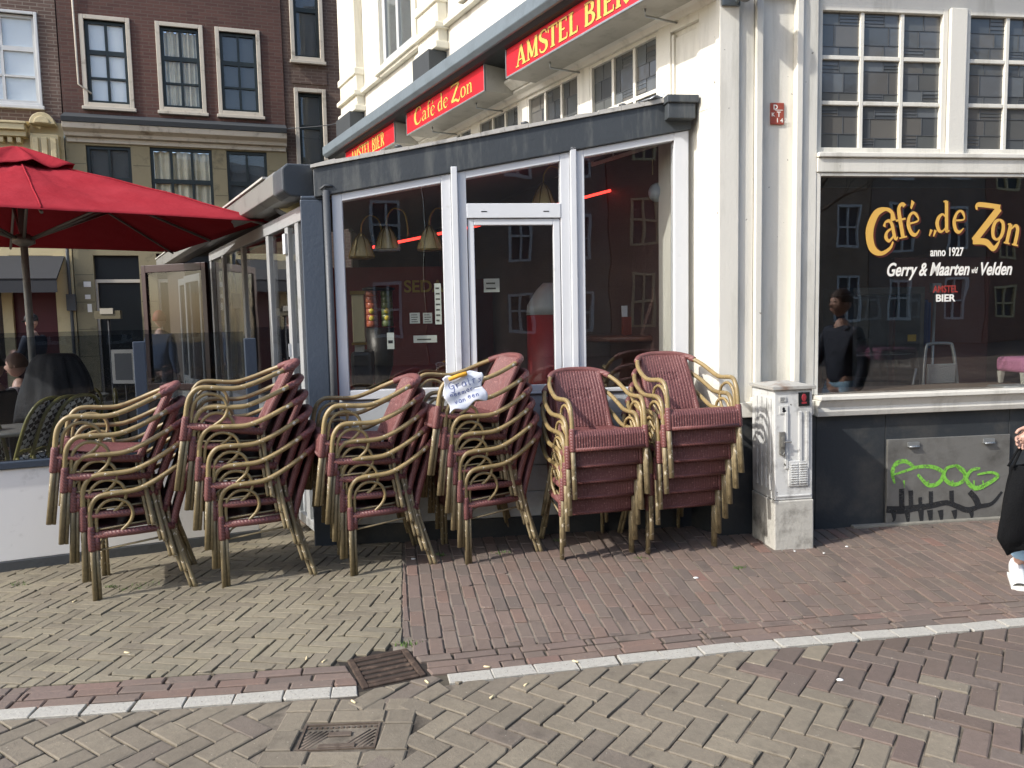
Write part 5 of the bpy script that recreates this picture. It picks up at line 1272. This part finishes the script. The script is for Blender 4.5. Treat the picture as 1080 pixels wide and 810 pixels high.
# cable bracket
b = MB(TB); b.tube([(3.3, -.02, 5.25), (3.3, -.1, 5.35)], .02, 6); b.tube(smoothpath([(3.3, -.1, 5.3), (4.3, -.6, 5.35), (5.3, -1.0, 5.7)], 6), .008, 5); b.build('cable', M_pipe, h1)

# open burgundy terrace doors beyond the glazing
def leaf(s, ang, label, wd, col, z1=2.3):
    t = thing('open_door', label, 'door', M=FT @ MX.Translation((-s, -.02, 0)) @ MX.Rotation(R_(ang), 4, 'Z'))
    b = MB(); b.box(0, .07, -.025, .025, .03, z1); b.box(wd-.07, wd, -.025, .025, .03, z1); b.box(.07, wd-.07, -.025, .025, z1-.09, z1); b.box(.07, wd-.07, -.025, .025, .03, .13); b.box(.07, wd-.07, -.025, .025, .78, .86); b.build('door_frame', col, t, bev=.005)
    b = MB(); b.box(.07, wd-.07, -.004, .004, .861, z1-.09); b.build('pane', G_smoke, t); b = MB(); b.box(.07, wd-.07, -.01, .01, .131, .779); b.build('panel', M_fold, t); return t
M_dburg = pm('dark_burgundy', '2a0f12', .4)
M_fold = pm('dimmed_door_paint', '6f7273', .4)  # white door paint, darkened in colour to tone down the sunlit glare
leaf(4.45, 218, 'open dark burgundy glazed door standing out from the veranda side', 1.02, M_dburg)
leaf(4.9, 186, 'white framed glazed door folded open behind the burgundy door', .8, M_fold, 2.2)
leaf(5.75, 184, 'second white framed folded door deeper along the veranda side', .8, M_fold, 2.2)

# ------------------------------------------------------------------ bistro chairs on the terrace
m, nt, out = newmat('black_white_weave'); co = objco(nt); mp = N(nt, 'ShaderNodeMapping'); mp.inputs['Rotation'].default_value = (.6, .4, R_(45)); nt.links.new(co, mp.inputs[0])
ck = N(nt, 'ShaderNodeTexChecker'); ck.inputs['Scale'].default_value = 27; nt.links.new(mp.outputs[0], ck.inputs['Vector'])
pbsdf(nt, out, mixc(nt, ck.outputs['Fac'], lin('16181a'), lin('c9c9c4')), .5, 0, ck.outputs['Fac'], .003, .4); M_bw = m
M_bam = pm('olive_bamboo', '6f6a34', .4, var=.2, scale=10, dirt='3d3a20')
def make_bistro():
    t = thing('bistro_chair', 'x', 'chair')
    b = MB(); b.grid(lambda u, v: ((u-.5)*(.42-.06*v), (v-.5)*.42, .45+.01*sin(u*60)*sin(v*60)-.015*sin(pi*u)*sin(pi*v)), 30, 30); b.build('seat', M_bw, t, solid=.02)
    b = MB(); b.tube(smoothpath([(-.21, -.21, .45), (.21, -.21, .45), (.18, .21, .45), (-.18, .21, .45)], 6, True), .015, 8, True); b.build('seat_rim', M_bam, t)
    op = [(-.19, .2, .42), (-.2, .24, .6), (-.19, .28, .78), (-.12, .305, .88), (0, .31, .91), (.12, .305, .88), (.19, .28, .78), (.2, .24, .6), (.19, .2, .42)]
    b = MB(); b.tube(smoothpath(op, 5), .014, 8); b.build('back_frame', M_bam, t)
    b = MB(); b.grid(lambda u, v: ((u-.5)*.36*(1 if v < .6 else (max(0, 1-((v-.6)/.4)**2))**.5), .235+.07*v, .5+.4*v), 22, 22); b.build('backrest', M_bw, t, solid=.012)
    for sx in (-1, 1):
        b = MB(); b.tube([(sx*.2, -.2, 0), (sx*.195, -.19, .45)], .014, 8); b.build('leg', M_bam, t)
        b = MB(); b.tube([(sx*.2, .24, 0), (sx*.185, .2, .44)], .014, 8); b.build('leg', M_bam, t)
    return t
bis = make_bistro(); BG = 'black and white woven bistro chairs behind the windscreen'
def tp(px, Y): r = ray(px, 480); return r.x*Y/r.y, Y
first = True
for px, Y, z, rx, rz, lab in ((8, 6.1, .0, 0, 75, 'black and white bistro chair nearest the left photo edge behind smoked glass'), (24, 6.9, .0, 0, 110, 'upright bistro chair behind the leftmost one, with high checked back'),
        (26, 5.95, .13, 36, 80, 'bistro chair tipped forward against the table, checked back upward'), (44, 6.05, .13, 36, 78, 'second tipped bistro chair, nearer the burgundy stack'), (62, 6.15, .13, 36, 74, 'third tipped bistro chair, half hidden by the leftmost burgundy stack'),
        (112, 7.6, .0, 12, -60, 'bistro chair leaning right of the draped black coat')):
    x, y = tp(px, Y); rot = (R_(rx), 0, R_(rz))
    if first: bis.location = (x, y, z); bis.rotation_euler = rot; bis['label'] = lab; bis['group'] = BG; first = False
    else: dup(bis, (x, y, z), rot, lab, BG)
def rtable(px, Y, label):
    x, y = tp(px, Y); t = thing('terrace_table', label, 'table', (x, y, 0), group='terrace tables')
    b = MB(); b.lathe([(.33, .72), (.35, .735), (.35, .75), (.33, .755)], 24); b.build('table_top', M_steel, t); b = MB(); b.lathe([(.22, 0), (.2, .03), (.03, .06), (.03, .719)], 12); b.build('leg', M_black, t); return t
rtable(15, 6.4, 'small round steel terrace table at the left edge'); rtable(120, 8.2, 'small round terrace table behind the windscreen post'); rtable(85, 9.3, 'small round terrace table near the burgundy doors')
# black coat hung over a chair
x, y = tp(66, 7.0); dup(bis, (x, y+.05, .1), (0, 0, R_(-10)), 'bistro chair under the black coat', BG)
def coat(u, v):
    a = u*2*pi; r = .07+.21*v**.55++.035*sin(a*5+v*3)*v+.02*sin(a*2)+.022*sin(a*13+sin(v*5))*v; return (r*cos(a)*1.15, r*sin(a)*.7, 1.34-.6*v**1.6+.03*sin(a*3+1)*v)
b = MB(); b.grid(coat, 48, 18); b.lathe([(.0, 1.335), (.06, 1.325)], 24, cap=False); o = b.build('black_coat', pm('black_cloth', '101114', .75, var=.3, scale=6, bump=.02, bscale=14), None, solid=.01); o.location = (x, y, 0); tag(o, 'large black coat draped over a chair behind the smoked glass', 'coat')
# card stand and second windscreen with rounded corner
x, y = tp(124, 9.6); t = thing('card_stand', 'thin black stand with a pale card holder near the dark shop door', 'stand', (x, y, 0))
b = MB(); b.lathe([(.16, 0), (.15, .02), (.015, .05), (.015, 1.7)], 10); b.build('pole', M_black, t); b = MB(); b.box(-.16, .16, -.03, .02, 1.66, 1.76); b.build('card_holder', pm('brass_holder', '4a4430', .4), t); b = MB(); b.box(-.08, .08, -.045, -.031, 1.72, 1.79); b.build('card', pm('grey_card', '8f8b80', .7), t)
x, y = tp(137, 8.4); t = thing('menu_board', 'white framed menu board behind the windscreen post', 'menu board', (x, y, 0), R_(-8))
b = MB(); b.box(-.14, .14, -.01, .01, .95, 1.32); b.build('board', M_swh, t, bev=.004); b = MB(); b.box(-.10, .10, -.013, -.0105, .99, 1.28); b.build('menu_sheet', pm('grey_sheet', '5a5f66', .6), t); b = MB(); b.tube([(0, .02, 0), (0, .02, 1.2)], .015, 6); b.build('leg', M_black, t)
fw2 = fr((-5.2, 8.9), 66); t = thing('glass_windscreen', 'farther smoked glass windscreen with rounded upper corner on the terrace', 'windscreen', M=fw2)
def rpan(x0, x1, z0, z1, r=.18): return [(x0, z0), (x1, z0)]+[(x1-r+r*cos(a*pi/12), z1-r+r*sin(a*pi/12)) for a in range(7)]+[(x0, z1)]
b = MB(); b.prism(rpan(-2.2, 1.25, .7, 1.52), .0, .008); b.build('glass', G_smoke, t); b = MB(); b.box(-2.2, 1.3, -.02, .03, .0, .69); b.build('lower_panel', pm('grey_panel', '4a4c4e', .5), t)

# ------------------------------------------------------------------ people
def skin(name, joints, edges, mat, parent, sub=2, root=0):
    me = D.meshes.new(name); me.from_pydata([j[:3] for j in joints], edges, []); me.materials.append(mat)
    o = D.objects.new(name, me); COL.objects.link(o); o.parent = parent
    mo = o.modifiers.new('skin', 'SKIN'); mo.use_smooth_shade = True
    for i, j in enumerate(joints):
        sv = me.skin_vertices[0].data[i]; r = j[3]; sv.radius = r if isinstance(r, tuple) else (r, r); sv.use_root = (i == root)
    s = o.modifiers.new('sub', 'SUBSURF'); s.levels = sub; s.render_levels = sub
    return o
M_skin = pm('skin_tone', 'b08c7c', .5, var=.06, scale=20)
M_hair = {}
def head(parent, c, yaw, tilt, hair, cap=None, long=False):
    """head facing local -y with brows, eyes, nose, lips and ears"""
    M = MX.Translation(c) @ MX.Rotation(yaw, 4, 'Z') @ MX.Rotation(tilt, 4, 'X')
    def hf(u, v):
        a = u*2*pi; t = pi*v; x = .075*sin(t)*sin(a); y = -.093*sin(t)*cos(a); z = -.118*cos(t)
        if z < -.03: k = 1-.38*((-z-.03)/.09); x *= k; y = y*(1-.12*((-z-.03)/.09))-.012*((-z-.03)/.09)
        f = max(0, -y/.093)
        y -= .024*math.exp(-(x/.011)**2-((z+.02)/.022)**2)*f           # nose
        y += .009*(math.exp(-((x-.03)/.016)**2-((z-.012)/.012)**2)+math.exp(-((x+.03)/.016)**2-((z-.012)/.012)**2))*f
        y -= .006*math.exp(-(x/.022)**2-((z+.062)/.007)**2)*f          # lips
        y -= .008*math.exp(-(x/.02)**2-((z+.098)/.014)**2)*f
        return (x, y, z)
    b = MB(M); b.grid(hf, 40, 36)
    for s in (-1, 1): b.ell((s*.074, .008, -.005), (.01, .018, .03), 8, 6)
    hd = b.build('head', M_skin, parent)
    b = MB(M)
    for s in (-1, 1): b.ell((s*.03, -.079, .012), (.011, .008, .007), 8, 6)
    b.build('eyes', pm('eye_dark', '2a201c', .2), hd)
    b = MB(M); b.box(-.02, .02, -.0985, -.090, -.0635, -.060); b.build('lips', pm('lip_tone', '8f4f48', .5), hd)
    hm = pm('hair_'+hair, hair, .6, var=.3, scale=60, bump=.01, bscale=200)
    b = MB(M)
    def hr(u, v):
        a = u*2*pi; t = pi*(.5+.5*v) if not long else pi*(.42+.58*v)
        k = 1.13+.02*sin(a*11); lim = .3
        x = .075*sin(t)*sin(a)*k; y = -.093*sin(t)*cos(a)*k+.008; z = -.118*cos(t)*1.07+.005
        if y < -.05 and z < .055: z = .055; y = max(y, -.085)
        return (x, y, z)
    b.grid(hr, 36, 14); b.build('hair', hm, hd)
    if cap:
        b = MB(M); b.lathe([(.096, .03), (.097, .06), (.085, .1), (.05, .128), (.01, .134)], 22, (0, .005, 0)); b.grid(lambda u, v: ((u-.5)*.15, -.085-.07*v*(1-(2*u-1)**2*.6), .036-.012*v), 12, 6); b.build('cap', cap, hd, solid=.004)
    return hd, M
def person(label, loc, rz, jac, trou, hair, pose='stand', headyaw=0, headtilt=0, cap=None, shoes=None, arms=None, long=False):
    t = thing('person', label, 'person', loc, rz)
    seat = pose == 'sit'
    hz = .50 if seat else .93   # pelvis height
    P = {'pel': (0, 0, hz), 'waist': (0, .0, hz+.15), 'chest': (0, -.01, hz+.34), 'neck0': (0, 0, hz+.50), 'neck': (0, -.015, hz+.575)}
    sh = hz+.46
    # body: neck, arms and legs as one skin
    J = [(0, 0, hz, (.13, .10)), (0, 0, hz+.15, (.125, .095)), (0, 0, hz+.34, (.15, .105)), (0, 0, hz+.49, (.075, .07)), (0, -.01, hz+.60, (.052, .055))]
    E_ = [(0, 1), (1, 2), (2, 3), (3, 4)]
    trouE, jacJ, jacE = [], [(0, 0, hz-.04, (.155, .125)), (0, 0, hz+.15, (.15, .12)), (0, 0, hz+.34, (.175, .125)), (0, 0, hz+.475, (.10, .085)), (0, 0, hz+.52, (.07, .07))], [(0, 1), (1, 2), (2, 3), (3, 4)]
    trJ = [(0, 0, hz+.06, (.10, .08))]; trE = []
    hands = []
    for s in (-1, 1):
        A = (arms or {}).get(s) or [(s*.175, 0, sh), (s*.215, .02, sh-.29), (s*.21, -.06, sh-.54)]
        i = len(J); J += [(*A[0], .05), (*A[1], .04), (*A[2], .028)]; E_ += [(2, i), (i, i+1), (i+1, i+2)]
        k = len(jacJ); jacJ += [(*A[0], .075), (*A[1], .058), (A[1][0]*.03+A[2][0]*.97, A[1][1]*.03+A[2][1]*.97, A[1][2]*.03+A[2][2]*.97, .044)]; jacE += [(2, k), (k, k+1), (k+1, k+2)]
        hands.append((s, V(A[1]), V(A[2])))
        if seat: Lg = [(s*.1, 0, hz), (s*.12, -.42, hz+.02), (s*.12, -.40, .09)]
        elif pose == 'walk': Lg = [(s*.09, 0, hz), (s*.1, (-.16 if s > 0 else .04), .5), (s*.09, (-.33 if s > 0 else .3), .09 if s > 0 else .16)]
        else: Lg = [(s*.09, 0, hz), (s*.1, -.02, .5), (s*.1, .02, .09)]
        i = len(J); J += [(*Lg[0], .085), (*Lg[1], .052), (*Lg[2], .035)]; E_ += [(0, i), (i, i+1), (i+1, i+2)]
        k = len(trJ); q = Lg[2]; trJ += [(*Lg[0], .092), (*Lg[1], .072), (q[0], q[1], q[2]+.02, .062)]; trE += [(0, k), (k, k+1), (k+1, k+2)]
        b = MB(MX.Translation((q[0], q[1], q[2]-.09)) @ MX.Rotation(R_(62) if pose == 'walk' and s > 0 else 0, 4, 'Z'))
        b.grid(lambda u, v: ((.042*(1-.25*abs(v-.45)))*cos(u*2*pi)*(1 if True else 0), .06-.27*v+.0*u, .0+max(0, .045+.075*(1-v)**1.5)*(.5+.5*sin(u*2*pi)) if True else 0), 16, 14)
        b.box(-.043, .043, -.215, .065, -.0, .022)
        b.build('shoe', shoes or M_black, t, bev=.004)
    skin('body', J, E_, M_skin, t); skin('jacket', jacJ, jacE, jac, t); skin('trousers', trJ, trE, trou, t)
    head(t, V((0, -.025, hz+.72)), headyaw, headtilt, hair, cap, long)
    for s, el, wr in hands:
        d = (wr-el).normalized(); side = V((0, -1, 0)) if abs(d.y) < .8 else V((0, 0, 1)); n_ = d.cross(side).normalized(); f = n_.cross(d).normalized()
        J2 = [(*wr, .026), (*(wr+d*.05), (.034, .018)), (*(wr+d*.085), (.036, .017))]; E2 = [(0, 1), (1, 2)]
        for j, (o_, l) in enumerate(((-.028, .062), (-.009, .074), (.010, .070), (.028, .055))):
            b0 = wr+d*.09+f*o_; k = len(J2); c1 = b0+d*l*.45+n_*(-.008*s); c2 = b0+d*l*.75+n_*(-.028*s); c3 = b0+d*l*.85+n_*(-.045*s)
            J2 += [(*c1, .0085), (*c2, .0078), (*c3, .0065)]; E2 += [(2, k), (k, k+1), (k+1, k+2)]
        k = len(J2); tb_ = wr+d*.045+f*.035; J2 += [(*tb_, .011), (*(tb_+d*.03+f*.012), .0095), (*(tb_+d*.055+f*.006), .008)]; E2 += [(1, k), (k, k+1), (k+1, k+2)]
        skin('hand', J2, E2, M_skin, t, 1)
    return t
M_navy = pm('navy_cloth', '1d2433', .8, var=.2, bump=.015, bscale=25); M_blk = pm('black_knit', '131417', .85, var=.2, bump=.01, bscale=60)
M_pale = pm('pale_sweater', '9a8f92', .9, var=.1, bump=.01, bscale=60); M_jean = pm('pale_jeans', '8fb0c8', .85, var=.12, bump=.008, bscale=80); M_dj = pm('dark_jeans', '20242c', .85)
M_shoe = pm('white_leather', 'dcdcd8', .5, var=.06)
x, y = tp(45, 12.4)
person('standing person in dark cap and blue jacket holding a bowl by the burgundy door', (x, y, 0), R_(-100), M_navy, M_dj, '1d1512', 'stand', 0, R_(8), cap=pm('dark_cap', '1b1d20', .8), arms={1: [(.175, 0, 1.39), (.2, -.08, 1.13), (.08, -.28, 1.16)], -1: [(-.175, 0, 1.39), (-.2, -.08, 1.13), (-.08, -.28, 1.16)]})
x, y = tp(27, 7.9)
person('seated person with sunglasses on brown hair and pale sweater behind smoked glass', (x, y, -.02), R_(-75), M_pale, M_dj, '5a3f2c', 'sit', 0, R_(4), long=True)
x, y = tp(2, 7.4)
person('seated person in black sweater at the left photo edge, turned away', (x, y, -.02), R_(-95), M_blk, M_dj, '17120f', 'sit', R_(15), R_(10))
x, y = tp(176, 11.2)
person('person with auburn hair and blue denim jacket half hidden by the open burgundy door', (x, y, 0), R_(170), pm('denim_jacket', '3a4a62', .85, var=.25), M_dj, '6a2f18', 'walk', 0, 0, long=True)
hx, hy = 2.82, 4.33
pr = person('person in navy jacket, pale jeans and white trainers walking with a black tote bag', (3.26, 4.52, 0), R_(-90), M_navy, M_jean, '3a2a20', 'walk', 0, 0, shoes=M_shoe,
       arms={1: [(.175, 0, 1.39), (.2, -.13, 1.12), (.19, -.33, .92)], -1: [(-.175, 0, 1.39), (-.22, .06, 1.12), (-.2, .0, .88)]})
# tote bag hanging from the hand
M_tote = pm('black_canvas', '0f1012', .95, spec=.2, var=.2, bump=.012, bscale=120)
tg = thing('tote_bag', 'black canvas tote bag hanging from the walking person hand', 'bag', (2.88, 4.33, .0))
def tote(u, v):
    a = u*2*pi; w_ = .062+.058*v+.008*sin(a*5+v*7); d_ = .03+.025*sin(pi*v)+.008*sin(a*3+v*9)
    z = .70-.50*v; x = w_*cos(a)*(1-.6*max(0, v-.8)/.2)-.03*v; y = d_*sin(a)*(1-.7*max(0, v-.85)/.15)+.012*sin(6*v+2*a)
    z += .02*cos(a)*v-.05*max(0, cos(a-.6))*max(0, v-.7)
    return (x, y, z)
b = MB(); b.grid(tote, 40, 26); b.build('bag_body', M_tote, tg, solid=.004)
b = MB()
for s in (-1, 1): b.tube(smoothpath([(-.075, s*.02, .69), (-.03, s*.012, .78), (.0, .0, .838), (.025, s*.012, .80), (.07, s*.02, .69)], 5), .007, 6)
b.build('strap', M_tote, tg)

# ------------------------------------------------------------------ small things on the ground
M_butt = pm('cigarette_paper', 'd9c9a0', .8)
for i, (px, py) in enumerate(((375, 743), (323, 697), (340, 700), (517, 705), (517, 738), (452, 722), (77, 636), (137, 690), (553, 725), (610, 700))):
    x, y = gnd(px, py); a = random.random()*pi; b = MB(); b.tube([(x, y, .007), (x+.03*cos(a), y+.03*sin(a), .007)], .0045, 6)
    tag(b.build('cigarette_butt', M_butt), 'cigarette butt dropped between the paving bricks', 'litter', 'cigarette butts on the paving')
M_scrap = pm('white_scrap', 'd5d6d3', .8)
for i, (px, py) in enumerate(((869, 584), (838, 582), (893, 577), (734, 610), (436, 590), (886, 718))):
    x, y = gnd(px, py); s = random.uniform(.005, .014); b = MB(); b.ell((x, y, .004), (s*1.3, s, .005), 7, 5)
    tag(b.build('paper_scrap', M_scrap), 'small white scrap lying flat on the bricks', 'litter', 'white scraps on the paving')
M_weed = pm('weed_green', '4f6a2c', .7, var=.3, scale=30)
for i, (px, py, s) in enumerate(((155, 617, .07), (136, 622, .05), (118, 620, .03), (20, 617, .05), (528, 584, .045), (463, 586, .04), (710, 555, .05), (590, 570, .04), (675, 590, .035), (431, 680, .05), (780, 600, .03))):
    x, y = gnd(px, py); b = MB()
    for k in range(46):
        a = random.random()*2*pi; r = s*random.random()**.6; h = random.uniform(.006, .024); px_, py_ = x+r*cos(a)*1.4, y+r*sin(a)*.7; q = random.random()*2*pi; w_ = .004
        b.add([(px_-w_*cos(q), py_-w_*sin(q), -.004), (px_+w_*cos(q), py_+w_*sin(q), -.004), (px_+.01*sin(q), py_+.01*cos(q), h)], [(0, 1, 2)])
    tag(b.build('weed', M_weed), 'small tuft of green weed growing between paving bricks', 'weed', 'weed tufts between the bricks')

# ------------------------------------------------------------------ houses on the other side of the street (seen in the glass)
def street_house(x0, wd, ht, mat, fm, lab, cols):
    t = thing('street_house', lab, 'house', M=fr((x0+wd, -17), 270))
    rg = random.Random(lab); b0 = rg.uniform(-.5, .5); ww = rg.uniform(.42, .62); zs = [(.9+rg.uniform(-.2, .2), 2.9+b0), (4.0+b0, 5.7+b0+rg.uniform(-.2, .3)), (7.1+b0, 8.5+b0)]
    ho = []
    for z0, z1 in zs:
        for c in range(cols):
            cx = wd*(c+.5)/cols; ho.append((cx-ww, cx+ww, z0, z1))
    wall_holes(t, 0, wd, 0, ht, ho, mat, M=MX())
    b = MB(); b.box(-.02, wd+.02, -.3, .0, ht-.5, ht-.1); b.build('cornice', fm, t)
    for q in ho:
        b = MB(); x0_, x1_, z0, z1 = q
        b.box(x0_, x0_+.1, -.02, .1, z0, z1); b.box(x1_-.1, x1_, -.02, .1, z0, z1); b.box(x0_+.1, x1_-.1, -.02, .1, z0, z0+.1); b.box(x0_+.1, x1_-.1, -.02, .1, z1-.1, z1); b.box(x0_+.1, x1_-.1, .0, .08, (z0+z1)/2-.04, (z0+z1)/2+.04); b.box((x0_+x1_)/2-.04, (x0_+x1_)/2+.04, .0, .08, z0+.1, (z0+z1)/2-.041); b.box((x0_+x1_)/2-.04, (x0_+x1_)/2+.04, .0, .08, (z0+z1)/2+.041, z1-.1)
        f = b.build('window', fm, t); b = MB(); b.box(x0_+.1, x1_-.1, .09, .1, z0+.1, z1-.1); b.build('pane', M_curtd, f)
BS1, BS2, BS3 = brickmat('street_brick_red', '8a665a', '7d5a50', '9a8878', .21, .062, .007), brickmat('street_brick_tan', '9c8874', '8c7a68', 'a89a88', .21, .062, .007), brickmat('street_brick_grey', '8a7c70', '7c7066', '9a9086', .21, .062, .007)
xx = -9
for i, (wd, ht, mt, cols, lab) in enumerate(((6.2, 11.5, BS1, 3, 'dark red brick house across the street with white windows'), (5.4, 12.5, BS2, 2, 'tall brown brick house across the street, two windows wide'), (7, 11, BS3, 3, 'grey brown brick house across the street'), (5.6, 12, BS1, 2, 'narrow dark brick house across the street'), (6.6, 11.2, BS2, 3, 'wide brown brick house across the street, three windows wide'), (6, 12.4, BS3, 2, 'grey brick house across the street, next to last'), (7.2, 12, BS1, 3, 'dark brick house at the far end across the street'))):
    street_house(xx, wd, ht, mt, M_swh if i % 3 else M_cream, lab, cols); xx += wd+.05

# bare street tree mirrored in the display window
bt = thing('bare_tree', 'bare street tree with thin branches on the far side of the street', 'tree', (9.2, -5.2, 0))
M_bark = pm('grey_bark', '4f463c', .9, var=.25, scale=12, bump=.02)
b = MB(); b.tube([(0, 0, 0), (.05, .02, 1.5), (.02, .05, 3.0)], [.16, .13, .11], 10); b.build('trunk', M_bark, bt)
b = MB(); rg = random.Random(4)
def branch(p, d, l, r, n):
    q = p+d*l*.5+V((rg.uniform(-.1, .1), rg.uniform(-.1, .1), .03))*l; e = p+d*l
    b.tube([p, q, e], [r, r*.8, r*.6], 5, cap=False)
    if n:
        for _ in range(3 if n > 2 else 2+(rg.random() < .5)): branch(e if rg.random() < .6 else q, (d+V((rg.uniform(-.9, .9), rg.uniform(-.9, .9), rg.uniform(-.1, .6)))).normalized(), l*rg.uniform(.6, .8), r*.58, n-1)
for k in range(4): branch(V((.02, .05, 2.6+.12*k)), V((cos(k*1.7), sin(k*1.7), 1.1)).normalized(), 1.5, .07, 4)
b.build('crown', M_bark, bt)
